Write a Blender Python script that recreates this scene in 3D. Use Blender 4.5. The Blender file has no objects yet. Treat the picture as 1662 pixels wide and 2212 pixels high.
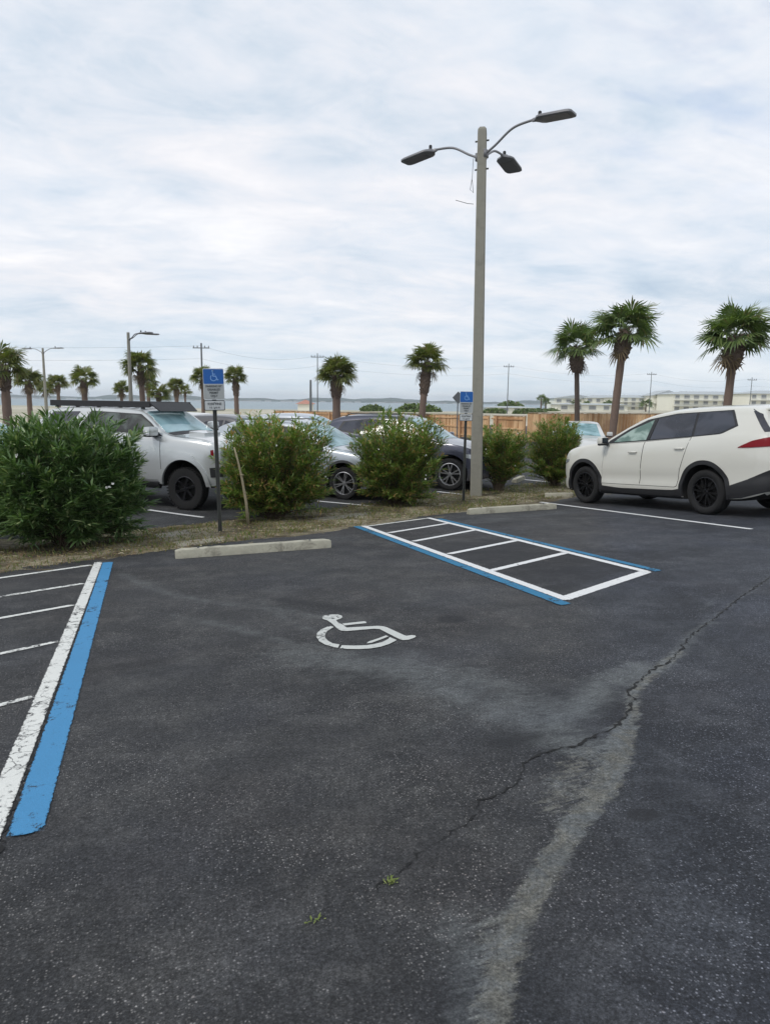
import bpy, bmesh, math, random
import numpy as np
from mathutils import Vector, Matrix
from mathutils.bvhtree import BVHTree
random.seed(7); np.random.seed(7)
SC = bpy.context.scene
R_ = math.radians

# ------------------------------------------------------------------ camera
F, PITCH, ROLL, YAW, H0 = 1535.0, math.atan(238/1535.0), R_(.7), .3296, 1.32
fwv = Vector((math.sin(YAW)*math.cos(PITCH), math.cos(YAW)*math.cos(PITCH), -math.sin(PITCH)))
rv = Vector((math.cos(YAW), -math.sin(YAW), 0)); uv = rv.cross(fwv)
cR, sR = math.cos(ROLL), math.sin(ROLL)
rv, uv = rv*cR+uv*sR, uv*cR-rv*sR
cam_d = bpy.data.cameras.new('camera'); cam = bpy.data.objects.new('camera', cam_d)
SC.collection.objects.link(cam); SC.camera = cam
cam_d.sensor_fit = 'HORIZONTAL'; cam_d.sensor_width = 36; cam_d.lens = 36*F/1662
cam_d.clip_start = .05; cam_d.clip_end = 12000
M = Matrix((( rv.x, uv.x, -fwv.x, 0), (rv.y, uv.y, -fwv.y, 0), (rv.z, uv.z, -fwv.z, H0), (0, 0, 0, 1)))
cam.matrix_world = M

# ------------------------------------------------------------------ sky, sun, exposure
SUN_EL, SUN_AZ = R_(50), R_(250)      # azimuth measured clockwise from +Y
W = bpy.data.worlds.new("World"); SC.world = W; W.use_nodes = True
SC.view_settings.view_transform = 'Standard'; SC.view_settings.look = 'None'
SC.view_settings.exposure = 0.3; SC.view_settings.gamma = 1

class NT:
    """small helper round a node tree"""
    def __init__(s, tree): s.t = tree; s.n = tree.nodes; s.l = tree.links
    def new(s, kind, **kw):
        nd = s.n.new('ShaderNode'+kind)
        for k, v in kw.items():
            if k.startswith('i_'):
                key = k[2:]; key = int(key) if key.isdigit() else key.replace('_', ' ')
                s.put(nd.inputs[key], v)
            else: setattr(nd, k, v)
        return nd
    def put(s, sock, v):
        if isinstance(v, bpy.types.NodeSocket): s.l.new(v, sock)
        elif isinstance(v, bpy.types.Node): s.l.new(v.outputs[0], sock)
        else:
            if isinstance(v, (tuple, list)) and len(v) == 3 and sock.type == 'RGBA': v = (*v, 1)
            sock.default_value = v
    def math(s, op, a, b=0.0, c=None, clamp=False):
        nd = s.n.new('ShaderNodeMath'); nd.operation = op; nd.use_clamp = clamp
        s.put(nd.inputs[0], a); s.put(nd.inputs[1], b)
        if c is not None: s.put(nd.inputs[2], c)
        return nd.outputs[0]
    def mix(s, fac, a, b, blend='MIX'):
        nd = s.n.new('ShaderNodeMix'); nd.data_type = 'RGBA'; nd.blend_type = blend
        s.put(nd.inputs[0], fac); s.put(nd.inputs[6], a); s.put(nd.inputs[7], b)
        return nd.outputs[2]
    def noise(s, vec, scale, detail=4, rough=.55, dist=0.0, out=0):
        nd = s.n.new('ShaderNodeTexNoise'); 
        if vec is not None: s.put(nd.inputs['Vector'], vec)
        nd.inputs['Scale'].default_value = scale; nd.inputs['Detail'].default_value = detail
        nd.inputs['Roughness'].default_value = rough; nd.inputs['Distortion'].default_value = dist
        return nd.outputs[out]
    def ramp(s, fac, stops, interp='LINEAR'):
        nd = s.n.new('ShaderNodeValToRGB'); s.put(nd.inputs[0], fac); cr = nd.color_ramp; cr.interpolation = interp
        while len(cr.elements) < len(stops): cr.elements.new(.5)
        for e, (p, c) in zip(cr.elements, stops):
            e.position = p; e.color = (*c, 1) if isinstance(c, (tuple, list)) else (c, c, c, 1)
        return nd.outputs[0]
    def maprange(s, v, a, b, c=0., d=1., smooth=True):
        nd = s.n.new('ShaderNodeMapRange'); nd.interpolation_type = 'SMOOTHSTEP' if smooth else 'LINEAR'
        s.put(nd.inputs[0], v)
        for i, x in enumerate((a, b, c, d)): s.put(nd.inputs[i+1], x)
        return nd.outputs[0]
    def mapping(s, vec, scale=(1, 1, 1), loc=(0, 0, 0), rot=(0, 0, 0)):
        nd = s.n.new('ShaderNodeMapping'); s.put(nd.inputs[0], vec)
        nd.inputs[1].default_value = loc; nd.inputs[2].default_value = rot; nd.inputs[3].default_value = scale
        return nd.outputs[0]

def build_world():
    T = NT(W.node_tree)
    for n in list(T.n): T.n.remove(n)
    tc = T.new('TexCoord'); sep = T.new('SeparateXYZ', i_0=tc.outputs['Generated'])
    x, y, z = sep.outputs[0], sep.outputs[1], sep.outputs[2]
    zz = T.math('MAXIMUM', z, 0.0)
    k = T.math('ADD', zz, .17)
    cx, cy = T.math('DIVIDE', x, k), T.math('DIVIDE', y, k)
    P = T.new('CombineXYZ', i_0=cx, i_1=cy, i_2=0.0).outputs[0]
    big = T.noise(T.mapping(P, scale=(.42, .62, 1), rot=(0, 0, R_(20)), loc=(3.1, 1.7, 0)), 1.35, 3, .5, .5)
    fine = T.noise(T.mapping(P, scale=(.9, 1.35, 1), rot=(0, 0, R_(38)), loc=(7, 2, 3)), 2.5, 7, .6, .7)
    wisp = T.noise(T.mapping(P, scale=(.38, .9, 1), rot=(0, 0, R_(16)), loc=(1, 9, 3)), 1.3, 5, .55, 1.2)
    mott = T.noise(T.mapping(P, scale=(.75, 1.0, 1), rot=(0, 0, R_(50)), loc=(2, 5, 1)), 4.6, 6, .65, .5)
    m = T.math('ADD', T.math('MULTIPLY', big, .36), T.math('ADD', T.math('MULTIPLY', fine, .22), T.math('ADD', T.math('MULTIPLY', wisp, .22), T.math('MULTIPLY', mott, .20))))
    cloud = T.ramp(m, [(.36, (.42, .52, .635)), (.435, (.525, .61, .705)), (.485, (.63, .685, .76)), (.535, (.715, .74, .79)), (.625, (.86, .855, .87))])
    cloud = T.mix(T.math('MULTIPLY', T.maprange(T.noise(T.mapping(P, loc=(9, 9, 9)), .9, 3, .5), .4, .62), .6), cloud, T.mix(1.0, cloud, (1.05, 1.01, .985), 'MULTIPLY'))
    # pale band low over the water
    hz = T.maprange(zz, .0, .14)
    cloud = T.mix(T.math('MULTIPLY', T.math('SUBTRACT', 1.0, hz), .55), cloud, (.63, .73, .80))
    # high overcast is thinner towards the right: a few openings of blue
    sky = T.new('TexSky', sky_type='NISHITA', sun_disc=False, sun_elevation=SUN_EL, sun_rotation=SUN_AZ)
    blue = T.mix(1.0, sky.outputs[0], (.15, .15, .15), 'MULTIPLY')
    hole = T.noise(T.mapping(P, scale=(.8, 1.5, 1), loc=(4.3, 6.1, 0)), 1.5, 5, .6, .6)
    hm = T.maprange(hole, .60, .72)
    hm = T.math('MULTIPLY', hm, T.maprange(zz, .25, .5))
    gap = (fwv+rv*((1560-831)/F)+uv*((1106-125)/F)).normalized()       # where the overcast breaks, high to the right
    dt = T.new('VectorMath', operation='DOT_PRODUCT'); T.put(dt.inputs[0], tc.outputs['Generated']); dt.inputs[1].default_value = gap
    hole2 = T.maprange(T.noise(T.mapping(P, scale=(1.6, 3.0, 1), loc=(4.3, 6.1, 0)), 2.2, 4, .5, .2), .45, .72)
    hm = T.math('ADD', T.math('MULTIPLY', hm, .12), T.math('MULTIPLY', T.math('MULTIPLY', T.maprange(dt.outputs['Value'], .985, .998), hole2), .7), clamp=True)
    cloud = T.mix(T.math('ADD', hm, .05), cloud, T.mix(.5, cloud, blue))
    bg = T.new('Background', i_Color=cloud, i_Strength=1.0)
    out = T.new('OutputWorld', i_0=bg.outputs[0])
build_world()
sun_d = bpy.data.lights.new('sun', 'SUN'); sun_d.energy = 1.2; sun_d.angle = R_(14); sun_d.color = (1, .96, .9)
sun = bpy.data.objects.new('sun', sun_d); SC.collection.objects.link(sun)
sdir = Vector((math.sin(SUN_AZ)*math.cos(SUN_EL), math.cos(SUN_AZ)*math.cos(SUN_EL), math.sin(SUN_EL)))
sun.rotation_euler = sdir.to_track_quat('Z', 'Y').to_euler(); sun.location = (0, 0, 30)

# ------------------------------------------------------------------ helpers
COL = SC.collection
def mk(name, verts, faces, mats, parent=None, smooth=False, midx=None, loc=(0, 0, 0), kind=None):
    me = bpy.data.meshes.new(name); me.from_pydata([tuple(v) for v in verts], [], faces)
    if not isinstance(mats, (list, tuple)): mats = [mats]
    for m in mats: me.materials.append(m)
    if midx is not None: me.polygons.foreach_set('material_index', midx)
    if smooth: me.polygons.foreach_set('use_smooth', [True]*len(me.polygons))
    me.update()
    o = bpy.data.objects.new(name, me); COL.objects.link(o); o.location = loc
    if parent is not None: o.parent = parent
    if kind: o['kind'] = kind
    return o
def thing(name, label, cat, loc=(0, 0, 0), rot=(0, 0, 0), group=None):
    o = bpy.data.objects.new(name, None); COL.objects.link(o); o.location = loc; o.rotation_euler = rot
    o.empty_display_size = .1
    return tag(o, label, cat, group)
def tag(o, label, cat, group=None):
    o['label'] = label; o['category'] = cat
    if group: o['group'] = group
    return o
class MB:
    """collects shapes into one mesh"""
    def __init__(s): s.v = []; s.f = []; s.m = []
    def add(s, vs, fs, mi=0):
        b = len(s.v); s.v += [tuple(v) for v in vs]; s.f += [tuple(i+b for i in f) for f in fs]; s.m += [mi]*len(fs)
    def box(s, c, size, rot=None, mi=0, bev=0.0):
        hx, hy, hz = (q/2 for q in size)
        if bev > 0:
            b = min(bev, hx*.9, hy*.9, hz*.9); bm = bmesh.new(); bmesh.ops.create_cube(bm, size=1)
            for v in bm.verts: v.co = Vector((v.co.x*size[0], v.co.y*size[1], v.co.z*size[2]))
            bmesh.ops.bevel(bm, geom=bm.edges[:], offset=b, segments=2, affect='EDGES', profile=.6)
            vs = [v.co.copy() for v in bm.verts]; bm.verts.index_update(); fs = [[v.index for v in f.verts] for f in bm.faces]; bm.free()
        else:
            vs = [Vector((x, y, z)) for x in (-hx, hx) for y in (-hy, hy) for z in (-hz, hz)]
            fs = [(0, 1, 3, 2), (4, 6, 7, 5), (0, 4, 5, 1), (2, 3, 7, 6), (0, 2, 6, 4), (1, 5, 7, 3)]
        c = Vector(c); vs = [(rot @ v if rot else v)+c for v in vs]; s.add(vs, fs, mi)
    def tube(s, pts, rad, n=8, mi=0, cap=True):
        pts = [Vector(p) for p in pts]; k = len(pts); rads = rad if isinstance(rad, (list, tuple)) else [rad]*k
        up = None; vs = []
        for i, p in enumerate(pts):
            d = (pts[min(i+1, k-1)]-pts[max(i-1, 0)]).normalized()
            if up is None: up = Vector((0, 0, 1)) if abs(d.z) < .9 else Vector((1, 0, 0))
            a = d.cross(up).normalized(); b = a.cross(d).normalized(); up = b
            for j in range(n):
                t = 2*math.pi*j/n; vs.append(p+(a*math.cos(t)+b*math.sin(t))*rads[i])
        fs = [(i*n+j, i*n+(j+1) % n, (i+1)*n+(j+1) % n, (i+1)*n+j) for i in range(k-1) for j in range(n)]
        if cap: fs += [tuple(range(n-1, -1, -1)), tuple((k-1)*n+j for j in range(n))]
        s.add(vs, fs, mi)
    def lathe(s, prof, n=24, axis='Z', c=(0, 0, 0), mi=0, closed=False):
        vs = []; k = len(prof)
        for (r, h) in prof:
            for j in range(n):
                t = 2*math.pi*j/n; a, b = r*math.cos(t), r*math.sin(t)
                vs.append({'Z': (a, b, h), 'Y': (a, h, b), 'X': (h, a, b)}[axis])
        vs = [Vector(v)+Vector(c) for v in vs]
        rng = range(k) if closed else range(k-1)
        fs = [(i*n+j, i*n+(j+1) % n, ((i+1) % k)*n+(j+1) % n, ((i+1) % k)*n+j) for i in rng for j in range(n)]
        s.add(vs, fs, mi)
    def prism(s, poly, z0, z1, mi=0):
        n = len(poly); vs = [(x, y, z0) for x, y in poly]+[(x, y, z1) for x, y in poly]
        s.add(vs, [tuple(range(n-1, -1, -1)), tuple(range(n, 2*n))]+[(i, (i+1) % n, n+(i+1) % n, n+i) for i in range(n)], mi)
    def build(s, name, mats, parent=None, smooth=False, **kw):
        return mk(name, s.v, s.f, mats, parent, smooth, s.m, **kw)
def autosmooth(o, ang=35):
    me = o.data; me.polygons.foreach_set('use_smooth', [True]*len(me.polygons)); me.set_sharp_from_angle(angle=R_(ang))
    return o

# ------------------------------------------------------------------ materials
def base_mat(name):
    m = bpy.data.materials.new(name); m.use_nodes = True; T = NT(m.node_tree)
    b = T.n['Principled BSDF']; return m, T, b
def simple(name, col, rough=.6, metal=0., var=.12, scale=6., bump=0., spec=None, coat=0., dirt=None):
    m, T, b = base_mat(name); tc = T.new('TexCoord').outputs['Object']
    n = T.noise(tc, scale, 5, .6)
    lo = tuple(c*(1-var) for c in col); hi = tuple(min(1, c*(1+var)) for c in col)
    c = T.mix(n, lo, hi)
    if dirt:
        dn = T.maprange(T.noise(tc, dirt[1], 6, .7, .5), .5, .75)
        c = T.mix(T.math('MULTIPLY', dn, dirt[2]), c, dirt[0])
    T.put(b.inputs['Base Color'], c)
    T.put(b.inputs['Roughness'], T.maprange(n, 0, 1, max(0, rough-.07), min(1, rough+.07), False)); b.inputs['Metallic'].default_value = metal
    if spec is not None: b.inputs['Specular IOR Level'].default_value = spec
    if coat: b.inputs['Coat Weight'].default_value = coat; b.inputs['Coat Roughness'].default_value = .06
    if bump:
        bp = T.new('Bump', i_Strength=bump, i_Distance=.01, i_Height=T.noise(tc, scale*8, 4, .6)); T.put(b.inputs['Normal'], bp.outputs[0])
    return m

def asphalt(name, near=True):
    m, T, b = base_mat(name); tc = T.new('TexCoord').outputs['Object']
    warp = T.noise(tc, .9, 4, .6)
    big = T.noise(tc, .55, 6, .62, .6); mid = T.noise(T.mapping(tc, scale=(1, 1, 1), loc=(3, 1, 0)), 3.2, 6, .65, .3)
    c = T.mix(T.maprange(big, .35, .66), (.0205, .0215, .0235), (.038, .0395, .0425))
    c = T.mix(T.math('MULTIPLY', T.maprange(mid, .40, .75), 0.6), c, (.080, .081, .080))
    # aggregate: small stones of several greys
    vo = T.new('TexVoronoi', feature='F1', i_Vector=tc, i_Scale=125.0); vc = T.new('SeparateColor', i_0=vo.outputs['Color'])
    st = T.maprange(vc.outputs[0], .60, 1.0, 0, 1, False)
    stm = T.math('MULTIPLY', st, T.maprange(vo.outputs['Distance'], .55, .15))
    expo = T.math('MULTIPLY', T.maprange(T.noise(tc, 1.3, 5, .65, .4), .33, .62), .85)
    c = T.mix(T.math('MULTIPLY', stm, expo), c, (.29, .285, .28))
    vo2 = T.new('TexVoronoi', feature='F1', i_Vector=tc, i_Scale=52.0); vc2 = T.new('SeparateColor', i_0=vo2.outputs['Color'])
    st2 = T.math('MULTIPLY', T.maprange(vc2.outputs[1], 0.95, .985), T.maprange(vo2.outputs['Distance'], .28, .10))
    c = T.mix(T.math('MULTIPLY', st2, T.math('MULTIPLY', expo, .9)), c, (.30, .275, .26))
    gr = T.noise(tc, 95, 7, .86)
    gq = T.noise(tc, 24, 6, .78)
    c = T.mix(1.0, c, T.ramp(gr, [(.36, .22), (.5, .90), (.64, 2.2)]), 'MULTIPLY')
    c = T.mix(T.math('MULTIPLY', T.maprange(T.noise(T.mapping(tc, loc=(8, 3, 1)), .9, 4, .6), .48, .66), .5), c, T.mix(1.0, c, (1.07, 1.0, .96), 'MULTIPLY'))
    c = T.mix(1.0, c, T.ramp(gq, [(.32, .70), (.68, 1.30)]), 'MULTIPLY')
    if near:
        at = T.new('Attribute', attribute_name='wear', attribute_type='GEOMETRY'); s = T.new('SeparateColor', i_0=at.outputs['Color'])
        nz = T.noise(T.mapping(tc, scale=(.45, 1.6, 1), rot=(0, 0, R_(-22))), 30, 8, .82, .4); nz2 = T.noise(tc, 5, 8, .75, .8)
        sx = T.new('SeparateXYZ', i_0=tc); side = T.math('SUBTRACT', T.math('ADD', sx.outputs[0], T.math('MULTIPLY', warp, .8)), T.math('MULTIPLY', sx.outputs[1], .75))
        c = T.mix(T.maprange(side, -.2, .7), T.mix(1.0, c, (1.03, 1.0, .98), 'MULTIPLY'), T.mix(1.0, c, (.90, .95, 1.09), 'MULTIPLY'))
        # pale scuffs and worn binder
        pale = T.math('ADD', s.outputs[0], T.math('MULTIPLY', T.math('SUBTRACT', nz2, .5), 1.1))
        pale = T.math('ADD', pale, T.math('MULTIPLY', T.math('SUBTRACT', nz, .5), .9))
        pm = T.math('MULTIPLY', T.maprange(pale, .15, .95), .70)
        c = T.mix(T.math('MULTIPLY', pm, T.maprange(s.outputs[0], .02, .15)), c, T.mix(T.maprange(gr, .3, .7), (.075, .082, .085), (.25, .265, .26)))
        tan = T.math('ADD', s.outputs[1], T.math('MULTIPLY', T.math('SUBTRACT', nz, .5), 1.5))
        tan = T.math('ADD', tan, T.math('MULTIPLY', T.math('SUBTRACT', nz2, .5), .55))
        tm = T.math('MULTIPLY', T.maprange(tan, .42, .70), T.maprange(s.outputs[1], .02, .15))
        tcol = T.mix(T.maprange(gr, .3, .7), (.055, .053, .045), (.29, .28, .235)); tcol = T.mix(T.maprange(nz2, .4, .62), tcol, T.mix(T.maprange(gr, .3, .7), (.07, .075, .077), (.22, .235, .235)))
        tcol = T.mix(1.0, tcol, T.ramp(gq, [(.34, .50), (.66, 1.35)]), 'MULTIPLY'); c = T.mix(T.math('MULTIPLY', tm, .66), c, tcol)
        # dark oil stains and sealer
        dk = T.math('ADD', s.outputs[2], T.math('MULTIPLY', T.math('SUBTRACT', nz2, .5), .9))
        c = T.mix(T.math('MULTIPLY', T.maprange(dk, .25, .65), .72), c, (.013, .0135, .016))
        # bluish tint right of the crack
        c = T.mix(T.math('MULTIPLY', T.maprange(T.noise(tc, .8, 3, .5), .45, .7), .35), c, T.mix(1.0, c, (.90, .96, 1.14), 'MULTIPLY'))
    T.put(b.inputs['Base Color'], c); b.inputs['Roughness'].default_value = .82; b.inputs['Specular IOR Level'].default_value = .35
    hgt = T.math('ADD', T.math('MULTIPLY', vo.outputs['Distance'], -1.0), gr)
    bp = T.new('Bump', i_Strength=.45, i_Distance=.006, i_Height=hgt); T.put(b.inputs['Normal'], bp.outputs[0])
    return m

def paint(name, col, worn=.3, cracks=True, axis=0):
    m, T, b = base_mat(name); tc = T.new('TexCoord').outputs['Object']
    n = T.noise(tc, 22, 7, .75, .4); n2 = T.noise(tc, 2.2, 4, .6)
    c = T.mix(n2, tuple(q*.86 for q in col), col)
    lost = T.math('ADD', n, T.math('MULTIPLY', T.math('SUBTRACT', n2, .5), .7))
    gr = T.noise(tc, 240, 2, .7)
    lost = T.math('ADD', lost, T.math('MULTIPLY', T.math('SUBTRACT', gr, .5), .25))
    f = T.maprange(lost, .72-worn*.42, .80-worn*.36)
    if cracks:
        vo = T.new('TexVoronoi', feature='DISTANCE_TO_EDGE', i_Scale=9.0); T.put(vo.inputs['Vector'], T.mix(.12, tc, T.noise(tc, 7, 4, .6, out=1)))
        ck = T.math('MULTIPLY', T.maprange(vo.outputs[0], .03, .0), T.maprange(T.noise(tc, 1.6, 2), .42, .6))
        f = T.math('MAXIMUM', f, T.math('MULTIPLY', ck, .75))
    c = T.mix(f, c, (.06, .06, .065)); c = T.mix(1.0, c, T.ramp(gr, [(.3, .82), (.7, 1.12)]), 'MULTIPLY')
    T.put(b.inputs['Base Color'], c); b.inputs['Roughness'].default_value = .7; b.inputs['Specular IOR Level'].default_value = .3
    bp = T.new('Bump', i_Strength=.3, i_Distance=.004, i_Height=gr); T.put(b.inputs['Normal'], bp.outputs[0])
    # ragged edges: paint fades out where the noise eats into the border (uses UV v 0..1 across)
    at = T.new('Attribute', attribute_name='edge', attribute_type='GEOMETRY')
    ed = T.math('ADD', at.outputs['Fac'], T.math('MULTIPLY', T.math('SUBTRACT', T.noise(tc, 34, 6, .78), .5), .75))
    a = T.maprange(ed, .0, .12)
    T.put(b.inputs['Alpha'], T.math('MULTIPLY', a, T.math('SUBTRACT', 1.0, T.math('MULTIPLY', f, .5))))
    return m

def leafmat(name, c1, c2, c3=None, rough=.45, trans=.25, f3=.12):
    m, T, b = base_mat(name); g = T.new('NewGeometry'); r = g.outputs['Random Per Island']
    tc = T.new('TexCoord').outputs['Object']; n = T.noise(tc, 2.3, 4, .6)
    c = T.mix(T.math('ADD', T.math('MULTIPLY', r, .7), T.math('MULTIPLY', T.math('SUBTRACT', n, .3), .6), clamp=True), c1, c2)
    if c3:
        f = T.math('ADD', T.math('MULTIPLY', r, 7.13), 0.0); f = T.math('FRACT', f)
        c = T.mix(T.math('LESS_THAN', f, f3), c, c3)
    T.put(b.inputs['Base Color'], c); b.inputs['Roughness'].default_value = rough
    tr = T.new('BsdfTranslucent', i_Color=T.mix(1.0, c, (1.3, 1.5, .6), 'MULTIPLY'))
    mx = T.new('MixShader', i_0=trans, i_1=b.outputs[0], i_2=tr.outputs[0]); T.put(T.n['Material Output'].inputs[0], mx.outputs[0])
    return m

def carpaint(name, col, metal=0., rough=.3):
    m, T, b = base_mat(name); tc = T.new('TexCoord').outputs['Object']
    n = T.noise(tc, 3, 4, .6); z = T.new('SeparateXYZ', i_0=tc).outputs[2]
    dust = T.math('MULTIPLY', T.maprange(T.math('ADD', z, T.math('MULTIPLY', n, .3)), .75, .3), .35)
    fl = T.noise(tc, 900, 1)
    c = T.mix(n, tuple(q*.96 for q in col), col); c = T.mix(T.math('MULTIPLY', fl, .06), c, (1, 1, 1)) if metal else c
    c = T.mix(dust, c, (.20, .19, .17))
    T.put(b.inputs['Base Color'], c); b.inputs['Metallic'].default_value = metal
    T.put(b.inputs['Roughness'], T.math('ADD', T.math('MULTIPLY', dust, .6), rough)); b.inputs['Coat Weight'].default_value = .7; b.inputs['Coat Roughness'].default_value = .05
    return m
def glassmat(name, col, col2, rough=.04, sc=1.5):
    m, T, b = base_mat(name); tc = T.new('TexCoord').outputs['Object']
    n = T.noise(T.mapping(tc, scale=(1, 1, 1.6)), sc, 3, .5, .6)
    T.put(b.inputs['Base Color'], T.mix(T.maprange(n, .38, .62), col, col2)); b.inputs['Roughness'].default_value = rough
    b.inputs['Specular IOR Level'].default_value = .7
    return m

MT = {}
MT['asph'] = asphalt('asphalt_near'); MT['asph2'] = asphalt('asphalt_far', False)
MT['white'] = paint('white_line_paint', (.76, .76, .75), .14, False)
MT['white_worn'] = paint('worn_white_line_paint', (.74, .74, .70), .40)
MT['white_sym'] = paint('symbol_paint', (.58, .59, .56), .36, False)
MT['blue'] = paint('blue_line_paint', (.065, .26, .49), .30, False)
MT['blue2'] = paint('deep_blue_line_paint', (.025, .18, .33), .35, False)
MT['conc'] = simple('old_concrete', (.41, .39, .31), .9, var=.35, scale=9, bump=.8, dirt=((.12, .11, .085), 5, .9))
MT['slab'] = simple('sandy_slab', (.26, .235, .185), .95, var=.3, scale=7, bump=.6, dirt=((.10, .09, .06), 4, .8))
MT['concpole'] = simple('pole_concrete', (.27, .26, .22), .9, var=.12, scale=14, bump=.5, dirt=((.16, .155, .13), 3, .5))
MT['galv'] = simple('weathered_steel', (.17, .18, .19), .5, .6, .15, 10)
MT['dkmetal'] = simple('dark_bronze_metal', (.085, .088, .080), .5, .3, .2, 12)
MT['lampgrey'] = simple('lamp_grey_paint', (.20, .20, .21), .45, .2, .1, 8)
MT['lens'] = simple('lamp_lens', (.16, .16, .165), .35, 0, .1, 30)
MT['black'] = simple('black_plastic', (.018, .018, .02), .55, 0, .2, 12)
MT['rubber'] = simple('tyre_rubber', (.010, .010, .0105), .85, 0, .25, 20, bump=.3)
MT['rimblack'] = simple('black_alloy', (.022, .022, .024), .28, .6, .1, 10)
MT['rimdark'] = simple('dark_alloy', (.05, .05, .055), .28, .8, .1, 10)
MT['rimsilver'] = simple('silver_alloy', (.55, .55, .56), .28, .85, .08, 10)
MT['gapblack'] = simple('shadow_gap_black', (.006, .006, .006), .9, 0, .1, 10)
MT['greywell'] = simple('wheel_well_liner', (.008, .008, .008), .95, 0, .1, 10)
MT['tail'] = simple('red_lamp_lens', (.20, .004, .010), .35, 0, .1, 5, spec=.25)
MT['headl'] = simple('clear_lamp_lens', (.38, .41, .44), .1, .3, .2, 9, coat=.8)
MT['amber'] = simple('amber_lens', (.5, .12, .02), .2, 0, .1, 5)
MT['chrome'] = simple('bright_trim', (.6, .6, .62), .15, 1, .04, 5)
MT['cladgrey'] = simple('grey_cladding', (.045, .047, .05), .6, 0, .12, 10)
MT['sblue'] = simple('sign_blue', (.008, .11, .40), .4, 0, .08, 8)
MT['swhite'] = simple('sign_white', (.58, .60, .60), .45, 0, .08, 8)
MT['sgrey'] = simple('faded_sign_face', (.40, .42, .42), .5, 0, .1, 12)
MT['sblack'] = simple('sign_lettering', (.04, .045, .05), .5, 0, .1, 8)
MT['slight'] = simple('sign_pale_blue', (.22, .42, .75), .4, 0, .1, 8)
MT['stake'] = simple('bleached_bamboo', (.30, .26, .17), .8, 0, .2, 15)
MT['stem'] = simple('twig_bark', (.10, .075, .05), .9, 0, .25, 18)
MT['trunk'] = simple('palm_bark', (.17, .12, .095), .95, 0, .3, 14, bump=.8)
MT['trunk_dark'] = simple('palm_bark_dark', (.10, .078, .066), .95, 0, .3, 14, bump=.8)
MT['boots'] = simple('palm_boot_fibre', (.15, .11, .085), .95, 0, .4, 20, bump=.8)
MT['leaf_near'] = leafmat('oleander_leaf', (.036, .088, .026), (.19, .29, .105), (.34, .40, .20), .38, .2, .07)
MT['leaf_mid'] = leafmat('oleander_leaf_mid', (.055, .115, .022), (.28, .37, .090), (.42, .27, .12), .42, .30, .16)
MT['frond'] = leafmat('palm_frond', (.045, .085, .028), (.20, .26, .085), (.16, .15, .07), .45, .25, .06)
MT['frond_far'] = leafmat('palm_frond_olive', (.060, .090, .022), (.20, .21, .055), (.20, .17, .08), .5, .3, .10)
MT['deadfrond'] = leafmat('dead_frond_straw', (.13, .09, .05), (.26, .19, .11), None, .8, .1)
MT['petal'] = simple('white_petal', (.78, .76, .70), .6, 0, .05, 20)
MT['grass'] = leafmat('dry_grass', (.15, .14, .045), (.30, .25, .10), (.10, .16, .03), .8, .2, .38)
MT['win_dark'] = glassmat('tinted_side_glass', (.018, .019, .028), (.045, .047, .062))
MT['win_green'] = glassmat('painted_view_front_glass', (.10, .17, .14), (.32, .42, .37), .06, 2.5)  # opaque; pale green mottling paints in reflections and brightness seen through the pane
MT['win_tan'] = glassmat('painted_view_door_glass', (.008, .010, .010), (.09, .11, .10), .05, 2.0)  # opaque; dim interior and paler see-through patches are painted into the colour
MT['wshield'] = glassmat('windshield_glass', (.10, .21, .22), (.30, .46, .50), .04, 1.3)

# ------------------------------------------------------------------ ground shape
def ss(a, b, x):
    t = np.clip((x-a)/(b-a), 0, 1); return t*t*(3-2*t)
def ghv(X, Y):
    X = np.asarray(X, float); Y = np.asarray(Y, float)
    s = -.454*X+.891*Y; t = .891*X+.454*Y; tt = np.clip(t, -4, 16); s0 = 8.3
    k = np.where(s <= s0, s, s0+1.2*(1-np.exp(-np.maximum(s-s0, 0)/1.2)))
    Xk = .891*tt-.454*k; Yk = .454*tt+.891*k
    pl = np.where(s > s0, .013*Xk-.066*Yk, .013*X-.066*Y)
    w = ss(8.3, 11.5, s); z = pl*(1-w)+w*(-.78)
    z = z + .10*ss(7.5, 4.0, t)*ss(10.5, 15, s)*ss(40, 25, s)
    return z-np.clip((s-20)/25, 0, 1)*.12
def gh(x, y): return float(ghv(x, y))
def st(s, t): return (-.454*s+.891*t, .891*s+.454*t)

def sheet(name, mat, sv, tv, off, kind='structure', offv=None):
    S, Tt = np.meshgrid(sv, tv, indexing='ij'); X = -.454*S+.891*Tt; Y = .891*S+.454*Tt
    Z = ghv(X, Y)+off
    if offv is not None: Z = Z+offv(S, Tt, X, Y)
    n, m = S.shape; V = np.stack([X, Y, Z], -1).reshape(-1, 3)
    idx = np.arange(n*m).reshape(n, m)
    Fc = np.stack([idx[:-1, :-1], idx[:-1, 1:], idx[1:, 1:], idx[1:, :-1]], -1).reshape(-1, 4)[:, ::-1]
    me = bpy.data.meshes.new(name); me.vertices.add(len(V)); me.vertices.foreach_set('co', V.ravel())
    me.loops.add(Fc.size); me.loops.foreach_set('vertex_index', Fc.ravel().astype(np.int32))
    me.polygons.add(len(Fc)); me.polygons.foreach_set('loop_start', np.arange(0, Fc.size, 4, dtype=np.int32))
    me.materials.append(mat); me.update(calc_edges=True); me.validate()
    me.polygons.foreach_set('use_smooth', [True]*len(me.polygons))
    o = bpy.data.objects.new(name, me); COL.objects.link(o); o['kind'] = kind
    return o, V
def fuzz(x, seed, amps=((1.1, .12), (2.9, .06), (7.3, .03), (17., .015))):
    r = np.random.RandomState(seed); out = 0*x
    for f, a in amps: out = out+a*np.sin(f*x+r.uniform(0, 6.3))
    return out

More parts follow.
